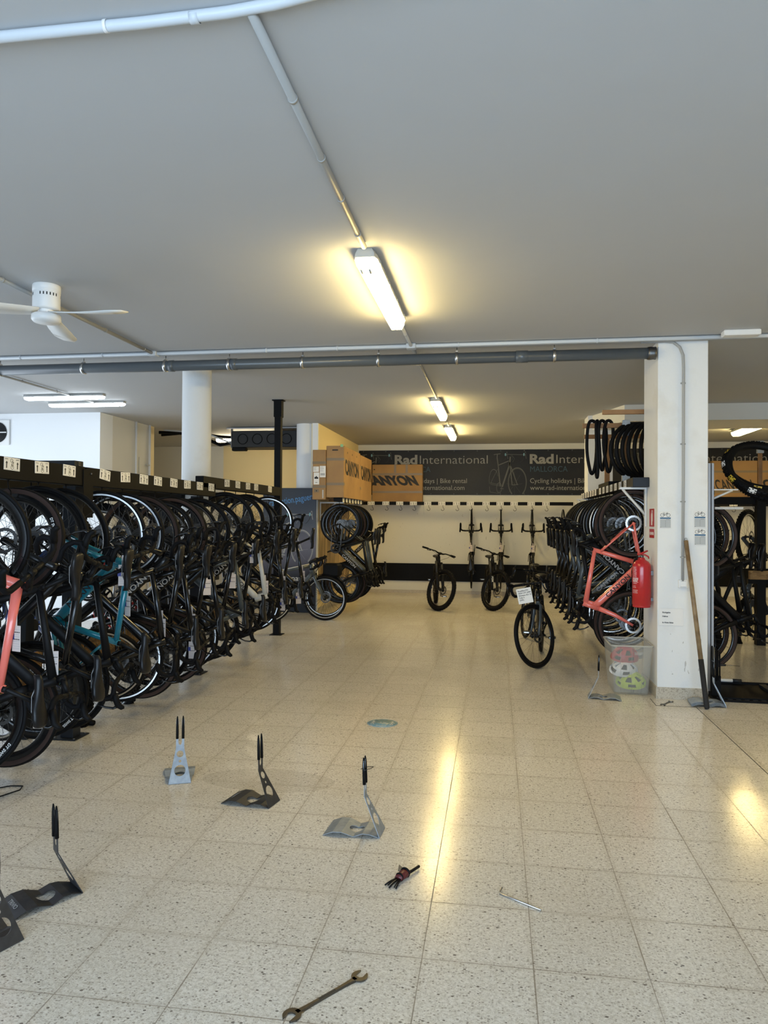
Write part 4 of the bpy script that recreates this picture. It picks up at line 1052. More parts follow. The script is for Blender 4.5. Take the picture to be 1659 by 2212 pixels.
# ---- left group by the partition
rp = thing('bike_rack', 'short black rack rail with small signs under the stacked cartons', 'bike rack', (0, 0, 0))
mb = MB(); mb.bbox((-2.68, 11.95, 1.90), (-2.54, 14.0, 1.962), M['black'], 0.003); obj('rail', mb, rp)
for k in range(7):
    y = 12.10+k*0.27; add_sign(rp, T(-2.5395, y, 1.93) @ FACEX); add_hook(rp, -2.61, y, 1.90, pi/2)
for y in (12.33, 13.9):
    mb = MB(); mb.box((-3.0, y-0.012, 1.875), (-2.58, y+0.012, 1.898), M['whitemetal']); mb.tube([(-2.72, y, 1.88), (-2.99, y, 1.66)], 0.012, M['whitemetal'], 4, flat=0.6, side=(0, 1, 0)); mb.box((-3.0, y-0.014, 1.58), (-2.985, y+0.014, 1.9), M['whitemetal']); obj('bracket', mb, rp)['label'] = 'white shelf bracket'
for y in (12.40, 13.0, 13.9):
    mb = MB(); mb.box((-3.0, y-0.02, 1.93), (-2.56, y+0.02, 1.965), M['wood']); obj('shelf_bearer', mb, rp)
grp = [(12.14, 'road', 'matte', 'inkgrey', False), (12.40, 'road', 'bikegrey', 'inkgrey', False), (12.68, 'gravel', 'bikegrey', None, False), (13.05, 'road', 'carbon', None, False), (13.4, 'gravel', 'carbon', 'inkgrey', True)]
for i, (y, kind, fr, let, front) in enumerate(grp):
    mx = hang_mx((-2.60, y, 1.86), 1, random.uniform(2, 9), kind, front)
    bicycle('road_bicycle', f'{COLN[fr]} bicycle hanging under the cartons, {ORD[i]} behind the poster', mx, kind=kind, frame=fr, letter=let, steer=random.uniform(-0.1, 0.2), crank=2.0, pedals=False, wall=(i == 2), deep=0.04, group='bicycles hanging under the cartons')

# ---- rack behind the pillar, right hand bay
rq = thing('bike_rack', 'black steel rack frame in the bay right of the square pillar', 'bike rack', (0, 0, 0))
mb = MB(); mb.bbox((2.5, 10.2, 1.83), (6.8, 10.3, 1.93), M['black'], 0.004); obj('rail', mb, rq)
mb = MB(); mb.bbox((3.36, 10.13, 0.0), (3.47, 10.24, 2.02), M['black'], 0.004); obj('post', mb, rq)
mb = MB(); mb.bbox((6.5, 10.13, 0.0), (6.61, 10.24, 2.02), M['black'], 0.004); obj('post', mb, rq)
mb = MB(); mb.bbox((2.05, 7.75, 1.87), (2.17, 11.5, 1.96), M['black'], 0.004); obj('rail', mb, rq)
mb = MB(); mb.bbox((3.25, 10.05, 0.86), (6.6, 10.12, 0.97), M['osb'], 0.002); mb.box((3.25, 10.12, 0.80), (6.6, 10.19, 0.86), M['black']); mb.bbox((3.6, 10.3, 0.55), (6.6, 10.33, 0.78), M['osb'], 0.002); obj('wheel_board', mb, rq)
mb = MB(); mb.bbox((3.39, 10.16, 2.021), (3.435, 10.20, 2.60), M['wood'], 0.002); tp = obj('timber_post', mb, rq)
mb = MB(); mb.bbox((3.375, 10.15, 2.50), (3.45, 10.21, 2.66), M['galv'], 0.002); obj('metal_plate', mb, tp)
for i, y in enumerate((7.95, 8.25, 8.6, 9.0, 9.4)):
    add_hook(rq, 2.11, y, 1.87, pi/2)
    kind = ['gravel', 'gravel', 'mtb', 'road', 'road'][i]
    mx = hang_mx((2.12, y, 1.80), 1, random.uniform(0, 8), kind, i in (2, 4))
    bicycle('road_bicycle' if kind != 'mtb' else 'mountain_bicycle', f'black bicycle hanging in right hand bay, {ORD[i]} behind aluminium profile', mx, kind=kind, wall=(i < 2), frame='matte', crank=2.0, group='bicycles hanging in the right hand bay', pedals=(i == 0))
for i, (x, fr, kind) in enumerate(((3.35, 'bikegrey', 'mtb'), (3.95, 'carbon', 'road'), (4.5, 'redpaint', 'road'), (5.2, 'carbon', 'mtb'))):
    add_hook(rq, x, 10.25, 1.83)
    m = RZ(R(50)) @ hang_mx((0, 0, 0), 1, 0, kind, i % 2 == 0); m.translation = Vector((0, 0, 0)); g = geom(kind)
    hk = Vector((g['wb']+g['Rw'], 0, g['Rw'])) if i % 2 == 0 else Vector((-g['Rw'], 0, g['Rw']))
    m.translation = Vector((x, 10.45, 1.77))-(m @ hk)
    bicycle('mountain_bicycle' if kind == 'mtb' else 'road_bicycle', f"{COLN[fr]} bicycle hanging behind the black post right of the pillar, {ORD[i]} from left", m, kind=kind, frame=fr, shiny=True, group='bicycles behind the post of the right hand bay')

# ---- bicycles standing on the floor
def stand_mx(x, y, heading, kind, lean=0.0):
    """x,y: ground point under the front axle; heading: direction the bicycle faces (deg, 0=+X)"""
    g = geom(kind); m = RZ(R(heading)) @ RX(lean); p = m @ Vector((g['wb'], 0, 0)); m.translation = Vector((x-p.x, y-p.y, 0)); return m
t1 = bicycle('mountain_bicycle', 'black mountain bicycle standing on the floor, left of the pair before the far wall', stand_mx(-0.97, 12.92, -82, 'mtb'), kind='mtb', frame='matte', fork='matte', steer=R(38), crank=1.2)
t2 = bicycle('mountain_bicycle', 'black mountain bicycle with white fork lettering, right of the pair before the far wall', stand_mx(-0.02, 13.1, -84, 'mtb'), kind='mtb', frame='matte', fork='matte', steer=R(36), crank=2.0)
g = geom('mtb'); me = text_mesh('FOX', 0.055, M['paper'], 0.001, bold=0.002, align='CENTER')
fk = [c for c in t2.children if c.name.startswith('fork')][0]
dd = -g['d']; c0 = g['crown'].lerp(g['ax'], 0.62)+Vector((0.024, -0.064, 0)); X = dd; N_ = Vector((sin(R(g['ha'])), 0, cos(R(g['ha'])))); Yv = N_.cross(X)
link('fork_lettering', me, fk, Matrix(((X.x, Yv.x, N_.x, c0.x), (X.y, Yv.y, N_.y, c0.y-0.02), (X.z, Yv.z, N_.z, c0.z), (0, 0, 0, 1))))
t3 = bicycle('gravel_bicycle', 'black drop bar bicycle standing in the aisle with a white price card on its bars', stand_mx(0.45, 8.12, -96, 'gravel'), kind='ebike', frame='carbon', fork='bikegrey', steer=R(-34), crank=0.3)
t4 = bicycle('gravel_bicycle', 'dark bicycle parked behind the one carrying the white price card', stand_mx(0.42, 10.2, -100, 'gravel'), kind='gravel', frame='carbon', steer=R(20), crank=1.2)
t5 = bicycle('touring_bicycle', 'dark grey bicycle parked sideways on the floor before the blue poster', stand_mx(-2.66, 11.3, 8, 'city'), kind='city', frame='bikegrey', fork='bikegrey', shiny=True, steer=R(-6), crank=0.4)
t6 = bicycle('touring_bicycle', 'pale framed bicycle with mudguards parked behind the dark grey one near the poster', stand_mx(-2.72, 11.62, 10, 'city'), kind='city', frame='bikewhite', fork='carbon', shiny=True, steer=R(4), fenders=True, crank=1.2)
for t in (t5, t6):
    mb = MB(); mb.tube([(0.36, 0.05, 0.26), (0.30, 0.16, 0.004)], [0.008, 0.006], M['matte'], 8); mb.tube([(0.30, 0.16, 0.004), (0.27, 0.17, 0.004)], 0.007, M['matte'], 8); obj('kickstand', mb, t)
mb = MB(); mb.bbox((-2.78, 11.62, 0.66), (-2.50, 11.86, 0.88), M['matte'], 0.03)
tag(obj('handlebar_bag', mb), 'black bag strapped at the bars of the parked bicycles', 'bag')
# price card
pc = thing('price_card', 'white price card hanging on the black bicycle in the aisle', 'card', mx=T(0.30, 7.83, 0.84) @ RZ(R(-4)) @ RY(R(-12)))
mb = MB(); mb.bbox((-0.077, -0.001, -0.11), (0.077, 0.001, 0.05), M['paper'], 0.0005); mb.tube([(0.0, 0, 0.045), (0.01, 0.03, 0.11)], 0.0015, M['ink'], 5); obj('card', mb, pc)
for k, s in enumerate(('Roadlite:ON', '2024 CF7 2999', 'Shimano RX 12', 'Talla S', '2399.-')):
    text('printed_line', s, 0.021, M['ink'], T(-0.062, -0.0015, 0.018-k*0.024) @ FRONT, pc, depth=0.0004, bold=0.0004)

# ------------------------------------------------------------------ banner on the far wall
def ring_(mb, c, r_, w, m, ax=1.0, z=0.0, n=40, a0=0, a1=2*pi):
    vs = []; fs = []
    for i in range(n+1):
        a = a0+(a1-a0)*i/n
        for q in (r_-w, r_): vs.append((c[0]+q*cos(a)*ax, c[1]+q*sin(a), z))
    for i in range(n): fs.append((i*2, i*2+2, i*2+3, i*2+1))
    mb.add(vs, fs, m)
def stroke(mb, pts, w, m, z=0.0):
    for a, b in zip(pts, pts[1:]):
        a = Vector((a[0], a[1], z)); b = Vector((b[0], b[1], z)); d = (b-a)
        if d.length < 1e-6: continue
        n = Vector((-d.y, d.x, 0)).normalized()*w/2
        mb.add([a-n, a+n, b+n, b-n], [(0, 3, 2, 1)], m)
def bike_print(m, m2):
    """three-quarter drawing of a racing bicycle, about 0.83 wide and 0.93 high"""
    def f():
        mb = MB()
        for q, w in ((0.30, 0.02), (0.272, 0.006)): ring_(mb, (0.62, 0.27), q+0.02, w, m, 0.62, 0.0006, a0=R(-55), a1=R(235))
        ring_(mb, (0.12, 0.32), 0.235, 0.014, m, 0.42, 0.0006, a0=R(20), a1=R(200)); ring_(mb, (0.235, 0.15), 0.115, 0.014, m, 0.52, 0.0006); ring_(mb, (0.235, 0.15), 0.08, 0.005, m, 0.52, 0.0006)
        P = lambda pts, w, mm=m: stroke(mb, pts, w, mm, 0.0004)
        P([(0.455, 0.70), (0.44, 0.60), (0.30, 0.17)], 0.032); P([(0.44, 0.73), (0.20, 0.63)], 0.020); P([(0.19, 0.80), (0.215, 0.62), (0.26, 0.18)], 0.022)
        P([(0.47, 0.82), (0.455, 0.62)], 0.030); P([(0.47, 0.62), (0.51, 0.22)], 0.020); P([(0.48, 0.62), (0.62, 0.22)], 0.018); P([(0.50, 0.21), (0.64, 0.22)], 0.012)
        P([(0.05, 0.26), (0.24, 0.22)], 0.008); P([(0.05, 0.23), (0.25, 0.19)], 0.008); P([(0.05, 0.24), (0.20, 0.55)], 0.007); P([(0.03, 0.18), (0.04, 0.06), (0.22, 0.03)], 0.007)
        P([(0.12, 0.865), (0.18, 0.875), (0.26, 0.885)], 0.016); P([(0.19, 0.80), (0.195, 0.87)], 0.02)
        P([(0.38, 0.87), (0.75, 0.86)], 0.010); P([(0.40, 0.89), (0.385, 0.82), (0.36, 0.76), (0.31, 0.72)], 0.008, M['darkgrey']); P([(0.78, 0.88), (0.76, 0.80), (0.72, 0.73), (0.68, 0.70)], 0.008, M['darkgrey'])
        for x in (0.385, 0.775): ring_(mb, (x+0.012, 0.885), 0.042, 0.012, m, 0.35, 0.0006); ring_(mb, (x-0.018, 0.865), 0.032, 0.03, M['cyan'], 0.5, 0.0004)
        for x in (0.40, 0.79): P([(x, 0.87), (x+0.018, 0.77)], 0.008)
        P([(0.47, 0.86), (0.53, 0.80), (0.50, 0.74)], 0.004); P([(0.50, 0.86), (0.56, 0.78), (0.52, 0.70)], 0.004); P([(0.26, 0.14), (0.33, 0.13)], 0.014)
        for a in range(0, 360, 45): P([(0.56, 0.22), (0.56+0.17*cos(R(a)), 0.24+0.26*sin(R(a)))], 0.0025)
        return mb.mesh('printed_bicycle')
    return cached(('print', m.name), f)
bn = thing('banner', 'wide black banner with pale lettering and bicycle drawings across the far wall', 'banner', (0, YB-0.012, 0))
mb = MB(); n = 60; vs = []; fs = []
for i in range(n+1):
    x = -3.0+10.5*i/n
    for z in (2.145, 2.64, 3.125): vs.append((x, 0.004*sin(i*1.9+z*3), z))
for i in range(n):
    for k in range(2): A = i*3+k; fs.append((A, A+3, A+4, A+1))
mb.add(vs, fs, M['banner'], True); obj('vinyl_sheet', mb, bn)
mb = MB()
for i in range(22):
    for z in (2.17, 3.10): mb.lathe([(0.006, 0), (0.012, 0), (0.011, 0.003), (0.006, 0.003)], M['steel'], 10, T(-2.9+i*0.5, -0.006, z) @ RX(pi/2))
obj('eyelets', mb, bn)
for k in range(4):
    x = -2.20+2.915*k
    text('lettering', 'Rad', 0.275, M['bannertext'], T(x, -0.008, 2.825) @ FRONT, bn, fit=0.50, bold=0.010)
    text('lettering', 'International', 0.265, M['bannertext'], T(x+0.555, -0.008, 2.825) @ FRONT, bn, fit=1.47, bold=-0.002)
    text('lettering', 'MALLORCA', 0.17, M['bannerblue'], T(x+0.01, -0.008, 2.645) @ FRONT, bn, fit=0.78)
    text('lettering', 'Cycling holidays | Bike rental', 0.145, M['bannertext'], T(x+0.01, -0.008, 2.405) @ FRONT, bn, fit=1.57)
    text('lettering', 'www.rad-international.com', 0.145, M['bannertext'], T(x+0.01, -0.008, 2.255) @ FRONT, bn, fit=1.52)
    link('bicycle_print', bike_print(M['bannerline'], None), bn, T(x-0.88, -0.0085, 2.15) @ FRONT @ SCL(1, 1, 1))

# poster at the end of the partition
ps = thing('poster', 'tall dark blue printed poster with a racing bicycle, standing beside the wooden panel', 'poster', (-3.33, 12.12, 0), R(0))
def poster_mat():
    m = bpy.data.materials.new('poster_print'); m.use_nodes = True; nt = m.node_tree; b = nt.nodes['Principled BSDF']; tc = nt.nodes.new('ShaderNodeTexCoord')
    sp = nt.nodes.new('ShaderNodeSeparateXYZ'); cr = nt.nodes.new('ShaderNodeValToRGB'); dv = nt.nodes.new('ShaderNodeMath'); dv.operation = 'DIVIDE'; dv.inputs[1].default_value = 2.13
    e = cr.color_ramp.elements; e[0].position = 0.0; e[0].color = (0.012, 0.016, 0.025, 1); e[1].position = 1.0; e[1].color = (0.028, 0.038, 0.058, 1)
    for p_, c_ in ((0.30, (0.02, 0.022, 0.035)), (0.42, (0.10, 0.10, 0.14)), (0.55, (0.15, 0.15, 0.20)), (0.72, (0.06, 0.075, 0.11))):
        q = e.new(p_); q.color = (*c_, 1)
    L = nt.links.new; L(tc.outputs['Object'], sp.inputs[0]); L(sp.outputs[2], dv.inputs[0]); L(dv.outputs[0], cr.inputs[0]); L(cr.outputs[0], b.inputs['Base Color'])
    b.inputs['Roughness'].default_value = 0.5
    return m
M['poster'] = poster_mat()
mb = MB(); mb.bbox((-0.62, -0.012, 0.01), (0.315, 0.0, 2.13), M['poster'], 0.003); obj('board', mb, ps)
text('lettering', 'radstation.paguera', 0.16, M['posterblue'], T(-0.50, -0.0135, 1.815) @ FRONT @ RZ(R(9)), ps, fit=0.80)
text('lettering', 'rad-international', 0.13, M['paper'], T(-0.60, -0.0135, 0.55) @ FRONT, ps, fit=0.92)
link('bicycle_print', bike_print(M['inkgrey'], None), ps, T(-0.55, -0.014, 0.86) @ FRONT @ SCL(1.0, 0.95, 1))
text('lettering', 'www.', 0.08, M['paper'], T(-0.40, -0.0135, 0.43) @ FRONT, ps)

# ------------------------------------------------------------------ cartons
def carton(label, x, y, z, sx, sy, sz, side, name='carton', front_labels=False, letters='CANYON', rz=0.0):
    t = thing(name, label, 'carton', (x, y, z), rz, 'bicycle cartons stacked on the rack rails')
    mb = MB(); mb.bbox((0, 0, 0), (sx, sy, sz), M['card'], 0.004); obj('box', mb, t)
    for zz in (sz*0.26, sz*0.74):
        mb = MB(); mb.box((-0.001, -0.0015, zz-0.022), (sx+0.0015, 0.0, zz+0.022), M['tapebrown']); mb.box((sx, 0, zz-0.022), (sx+0.0015, 0.09, zz+0.022), M['tapebrown'])
        obj('parcel_tape', mb, t)
    return t
c1 = carton('tall carton at the front of the shelf, its long orange side toward the aisle', -2.80, 11.92, 1.966, 0.30, 1.48, 0.86, 1)
mb = MB(); mb.bbox((0.10, -0.0025, 0.78), (0.20, 0.0, 0.80), M['ink'], 0.001); obj('hand_hole', mb, c1)
mb = MB(); mb.box((0.24, -0.0025, 0.84), (0.285, -0.001, 0.885), mat('green_label', (0.25, 0.5, 0.25), 0.6)); obj('green_label', mb, c1)
for i, y in enumerate((0.30, 0.72, 1.12)):
    mb = MB(); mb.lathe([(0, 0), (0.018, 0), (0.018, 0.001)], M['ink'], 12, T(0.3005, y, 0.77) @ RY(pi/2)); mb.lathe([(0, 0.0012), (0.018, 0.0012)], M['ink'], 12, T(0.3005, y, 0.77) @ RY(pi/2)); obj('vent_hole', mb, c1)
text('lettering', 'CANYON', 0.34, M['ink'], T(0.3015, 0.10, 0.40) @ FACEX, c1, fit=1.25, shear=-0.35, bold=0.014)
c2 = carton('second long carton behind the tall one, same orange side facing the aisle', -2.80, 13.42, 1.966, 0.30, 1.25, 0.84, 1)
text('lettering', 'CANYON', 0.34, M['ink'], T(0.3015, 0.08, 0.40) @ FACEX, c2, fit=1.1, shear=-0.35, bold=0.014)
c3 = carton('narrow carton with shipping labels, taped shut, left of the tall one', -3.03, 11.90, 1.93, 0.225, 0.30, 0.83, 0)
mb = MB()
mb.box((0.012, -0.003, 0.46), (0.11, -0.0015, 0.55), M['paper']); mb.box((0.125, -0.003, 0.37), (0.225, -0.0015, 0.56), M['paper']); mb.box((0.02, -0.003, 0.25), (0.115, -0.0015, 0.45), M['paper'])
for k in range(5): mb.box((0.018, -0.0036, 0.535-k*0.012), (0.018+0.05-0.006*(k % 3), -0.003, 0.539-k*0.012), M['inkgrey'])
for k in range(14): mb.box((0.14+k*0.0053, -0.0036, 0.40), (0.1425+k*0.0053-(0.001 if k % 3 else 0), -0.003, 0.44), M['ink'])
for k in range(5): mb.box((0.132, -0.0036, 0.545-k*0.018), (0.18+0.008*(k % 3), -0.003, 0.55-k*0.018), M['inkgrey'])
mb.prism([(0.035, 0.345), (0.10, 0.345), (0.10, 0.37), (0.085, 0.372), (0.07, 0.395), (0.05, 0.375), (0.035, 0.375)], 0.001, M['ink'], T(0, -0.003, 0) @ RX(pi/2)); mb.box((0.05, -0.0036, 0.28), (0.085, -0.003, 0.288), M['ink'])
obj('shipping_label', mb, c3)
mb = MB(); mb.box((0.03, -0.002, 0.12), (0.11, -0.001, 0.17), M['tapebrown']); mb.prism([(0.06, 0.145), (0.07, 0.13), (0.08, 0.145), (0.07, 0.16)], 0.001, M['ink'], T(0, -0.002, 0) @ RX(pi/2)); mb.box((0.17, -0.003, 0.02), (0.19, -0.001, 0.16), M['lens']); obj('carton_print', mb, c3)
c4 = carton('flat wide carton leaning along the far wall below the banner', -2.63, YB-0.42, 1.987, 1.08, 0.20, 0.795, 0)
me = text_mesh('CANYON', 0.27, M['ink'], 0.001, shear=-0.6, bold=0.014, xs=1.0)
xs_ = [v.co.x for v in me.vertices]; me.transform(T(-min(xs_), 0, 0)); me.transform(SCL(1.22/(max(xs_)-min(xs_)), 1, 1))
link('lettering', me, c4, T(-0.20+0.0, -0.0022, 0.36) @ FRONT)
mb = MB(); mb.box((0.47, -0.002, 0.62), (0.52, -0.001, 0.797), M['tapebrown']); mb.box((0.72, -0.002, 0.62), (0.77, -0.001, 0.797), M['tapebrown']); mb.box((0.03, -0.002, 0.68), (0.06, -0.001, 0.70), M['ink']); obj('tape_strips', mb, c4)
for c in list(c4.children):
    if c.name.startswith('lettering'):   # keep letters on the box face only
        for v in c.data.vertices: v.co.x = max(v.co.x, 0.205)
for k, (x, lab, w) in enumerate(((4.30, 'carton on the far wall rail seen just right of the square pillar', 0.85), (5.20, 'carton on the far wall rail seen through the hanging tyres', 1.35))):
    cc = carton(lab, x, YB-0.42, 1.987, w, 0.22, 0.84, 0)
    me = text_mesh('CANYON', 0.30, M['ink'], 0.001, shear=-0.6, bold=0.006); xs_ = [v.co.x for v in me.vertices]; me.transform(T(-min(xs_), 0, 0)); me.transform(SCL((w-0.1)/(max(xs_)-min(xs_)), 1, 1))
    link('lettering', me, cc, T(0.05, -0.0022, 0.25) @ FRONT)
    mb = MB(); mb.bbox((w*0.3, -0.003, 0.66), (w*0.3+0.11, 0.0, 0.685), M['ink'], 0.001); obj('hand_hole', mb, cc)

# ------------------------------------------------------------------ floor stands for bicycles
def plate(mb, prof, m, th=0.003):
    """prof: list of ((u, z), halfwidth, holehalf) along a folded strip; local u along x, width along y"""
    P = [Vector((p[0][0], 0, p[0][1])) for p in prof]; n = len(P)
    nor = []
    for i in range(n):
        t = (P[min(i+1, n-1)]-P[max(i-1, 0)]).normalized(); nor.append(Vector((-t.z, 0, t.x)))
    for sgn in (-1, 1):
        vs = []; fs = []; act = []
        for i in range(n):
            _, w, h = prof[i]; a, b = sgn*h, sgn*w
            for d in (0, th):
                q = P[i]+nor[i]*d; vs += [q+Vector((0, a, 0)), q+Vector((0, b, 0))]
        for i in range(n-1):
            A, B = i*4, i*4+4
            q = [(A, A+1, B+1, B), (A+2, B+2, B+3, A+3), (A, B, B+2, A+2), (A+1, A+3, B+3, B+1)]
            if sgn > 0: q = [tuple(reversed(f)) for f in q]
            fs += q
        e = (n-1)*4; fs += [(0, 2, 3, 1), (e, e+1, e+3, e+2)]
        mb.add(vs, fs, m)
def stand(name, label, x, y, rz, m, sleeves=True, text_=None, cat='bicycle stand', group='floor stands for bicycles', tail=0.085, zoff=0.0):
    t = thing(name, label, cat, (x, y, zoff), rz, group)
    def circ(s, c, r_): d = abs(s-c); return math.sqrt(max(0, r_*r_-d*d)) if d < r_ else 0.0
    # base: zigzag from fold (u=0) to tail (u=0.28)
    def base_z(u):
        pts = [(0, 0.0), (0.05, 0.016), (0.085, 0.018), (0.13, 0.002), (0.19, 0.022), (0.235, 0.02), (0.285, 0.0)]
        for (a, za), (b, zb) in zip(pts, pts[1:]):
            if a <= u <= b: return za+(zb-za)*(u-a)/(b-a)
        return 0
    us = sorted(set([0, 0.05, 0.085, 0.13, 0.19, 0.235, 0.285]+[0.13+0.04*cos(a*pi/10) for a in range(11)]))
    prof = [((u, base_z(u)+0.001), 0.066+(0.094-0.066)*min(1, u/0.20), min(circ(u, 0.13, 0.04), 0.033)) for u in us]
    mb = MB(); plate(mb, prof, m); obj('base_plate', mb, t)
    # upright: leaning then vertical prongs. s along length
    L1 = 0.205; ang = R(64)
    def pos(s):
        if s <= L1: return (s*cos(ang), 0.002+s*sin(ang))
        k = s-L1; return (L1*cos(ang)+k*0.03, 0.002+L1*sin(ang)+k)
    ss = set([0, L1, 0.225, 0.37]+[0.075+0.033*cos(a*pi/12) for a in range(13)]+[0.13+0.008*cos(a*pi/6) for a in range(7)]+[0.172+0.021*cos(a*pi/10) for a in range(11)]+[0.225+0.017*sin(a*pi/2/5) for a in range(6)]+[0.26, 0.30, 0.34, 0.385, 0.393, 0.398])
    prof = []
    for s in sorted(ss):
        w = 0.066-0.042*min(1, s/0.21)
        h = max(circ(s, 0.075, 0.033), circ(s, 0.13, 0.008), circ(s, 0.172, 0.021*0.95))
        if s > 0.225:
            k = min(1, (s-0.225)/0.017); h = 0.010*math.sin(k*pi/2) if k < 1 else 0.010
            w = 0.0245 if s < 0.38 else 0.0245-(s-0.38)*0.35
            if s > 0.38: h = 0.010+(s-0.38)*0.35
        prof.append((pos(s), w, min(h, w-0.001)))
    mb = MB(); plate(mb, prof, m); up = obj('upright', mb, t)
    if sleeves:
        for sg in (-1, 1):
            mb = MB(); pts = []
            for s in (0.265, 0.30, 0.34, 0.38, 0.402): p = pos(s); pts.append((p[0]-0.001, sg*0.0172, p[1]))
            mb.tube(pts, [0.0085, 0.0085, 0.008, 0.0065, 0.003], M['rubber'], 8, flat=1.0); obj('rubber_sleeve', mb, up)
    if text_:
        text('lettering', text_, 0.026, M['inkgrey'], T(0.262, -0.05, base_z(0.26)+0.0055) @ RY(R(22)) @ RZ(R(90)), t, depth=0.0004)
    return t
stand('bicycle_stand', 'light grey bicycle floor stand with black prong tips, seen front on near the rack', -1.873, 4.188, R(114), M['galv'])
M['stdark'] = mat('black_stand_steel', (0.022, 0.022, 0.024), 0.5, vary=(30, (0.035, 0.035, 0.037), 0.4, 0.7))
stand('bicycle_stand', 'black bicycle floor stand between two grey ones, lettered base', -1.217, 3.974, R(169), M['stdark'], text_='TRIVIO', tail=0.064)
stand('bicycle_stand', 'bare grey bicycle floor stand nearest the middle, wire tie on its prong', -0.565, 3.704, R(176), M['galv'], tail=0.066)
stand('bicycle_stand', 'black bicycle floor stand lettered in white at lower left', -1.782, 2.941, R(233), M['stdark'], text_='TRIVIO', tail=0.062)
stand('bicycle_stand', 'black bicycle floor stand cut off by the left edge of the photo', -1.782, 2.49, R(159), M['stdark'], tail=0.07)
stand('bicycle_stand', 'small nested grey floor stand in front of the plastic bin', 0.838, 6.87, R(-5), M['galv'], tail=0.062)
mb = MB(); mb.tube([(-0.655, 3.67, 0.325), (-0.62, 3.70, 0.33), (-0.615, 3.73, 0.328), (-0.65, 3.74, 0.322), (-0.68, 3.72, 0.315)], 0.0018, M['ink'], 5)
tag(obj('cable_tie', mb), 'black wire tie around the prongs of the middle grey stand', 'cable tie')
for k in range(4):
    stand('bicycle_stand', ['lowest grey floor stand of the nested pile at the foot of the pillar', 'second from the bottom in the nested pile of stands by the pillar', 'third from the bottom in the nested pile of stands by the pillar', 'topmost stand of the nested pile at the foot of the pillar'][k], 1.975, 6.745+0.006*k, R(176), M['galv'], tail=0.075, group='nested stands at the pillar', zoff=0.0052*k, sleeves=(k in (0, 3)))

# ------------------------------------------------------------------ tools on the floor
def wrench(label, ax, ay, bx, by, m, h=0.006, scale=1.0, z=0.004):
    L = math.hypot(bx-ax, by-ay); ang = math.atan2(by-ay, bx-ax)
    t = thing('open_end_wrench', label, 'wrench', (ax, ay, z), ang)
    mb = MB(); r_ = 0.032*scale
    def head(cx, rot, r_):
        pts = []; half = 0.46
        # C-shaped head opening towards +x rotated
        for i in range(17):
            a = half*1.0+ (2*pi-2*half)*i/16; pts.append((r_*cos(a), r_*sin(a)*0.95))
        inner = [(r_*0.95, -r_*0.42), (-r_*0.05, -r_*0.46), (-r_*0.30, -r_*0.2), (-r_*0.30, r_*0.2), (-r_*0.05, r_*0.46), (r_*0.95, r_*0.42)]
        poly = pts; vs = []; fs = []
        mx = T(cx, 0, 0) @ RZ(rot)
        # quads between the outer arc and the resampled inner outline
        def resamp(P, n):
            ls = [0]
            for a, b in zip(P, P[1:]): ls.append(ls[-1]+math.dist(a, b))
            out = []
            for i in range(n):
                d = ls[-1]*i/(n-1); k = 0
                while k < len(ls)-2 and ls[k+1] < d: k += 1
                f_ = (d-ls[k])/(ls[k+1]-ls[k]); out.append((P[k][0]+(P[k+1][0]-P[k][0])*f_, P[k][1]+(P[k+1][1]-P[k][1])*f_))
            return out
        inn = resamp(list(reversed(inner)), 17)
        for (p, q) in zip(pts, inn):
            for zz in (-h/2, h/2): vs += [mx @ Vector((p[0], p[1], zz)), mx @ Vector((q[0], q[1], zz))]
        for i in range(16):
            A, B = i*4, i*4+4; fs += [(A, A+1, B+1, B), (A+2, B+2, B+3, A+3), (A, B, B+2, A+2), (A+1, A+3, B+3, B+1)]
        fs += [(0, 2, 3, 1), (64, 65, 67, 66)]
        mb.add(vs, fs, m)
    head(0.0, pi+0.26, r_); head(L, 0.26, r_*0.95)
    n = 10; vs = []; fs = []
    for i in range(n+1):
        x = 0.018*scale+(L-0.036*scale)*i/n; w = 0.0085*scale*(1+0.7*abs(2*i/n-1)**4)
        vs += [(x, -w, -h/2), (x, w, -h/2), (x, w*0.6, h/2), (x, -w*0.6, h/2)]
    for i in range(n):
        for k in range(4): l = (k+1) % 4; fs.append((i*4+k, i*4+l, i*4+4+l, i*4+4+k))
    fs += [(3, 2, 1, 0), (n*4, n*4+1, n*4+2, n*4+3)]
    mb.add(vs, fs, m)
    obj('wrench_body', mb, t)
    mb = MB(); mb.box((L*0.38, -0.004, h/2), (L*0.62, 0.004, h/2+0.0004), M['darkgrey']); obj('stamped_panel', mb, t)
    return t
M['chrome'] = mat('worn_chrome', (0.17, 0.155, 0.135), 0.25, metal=1.0)
wrench('large steel open-end wrench lying at the bottom edge of the photo', -0.640, 2.300, -0.462, 2.532, M['chrome'])
wrench('small steel wrench on the floor hatch at the foot of the pillar', 1.45, 6.69, 1.545, 6.82, M['chrome'], scale=0.75)
mb = MB(); mb.tube([(0.192, 3.078, 0.005), (0.035, 3.178, 0.005), (0.026, 3.186, 0.005), (0.024, 3.196, 0.006), (0.036, 3.228, 0.010)], 0.0036, M['silver'], 6)
o = obj('hex_key', mb); tag(o, 'silver L-shaped hex key on the floor at lower right', 'hex key')
t = thing('folding_tool', 'black folding hex key holder with dark red body on the floor', 'multitool', (-0.405, 3.25, 0.0), R(66))
mb = MB(); mb.tube([(-0.03, 0, 0.016), (0.02, 0, 0.016), (0.045, 0, 0.016)], [0.014, 0.018, 0.014], mat('dark_red_plastic', (0.10, 0.012, 0.014), 0.4), 10, flat=1.3, side=(0, 1, 0)); obj('holder', mb, t)
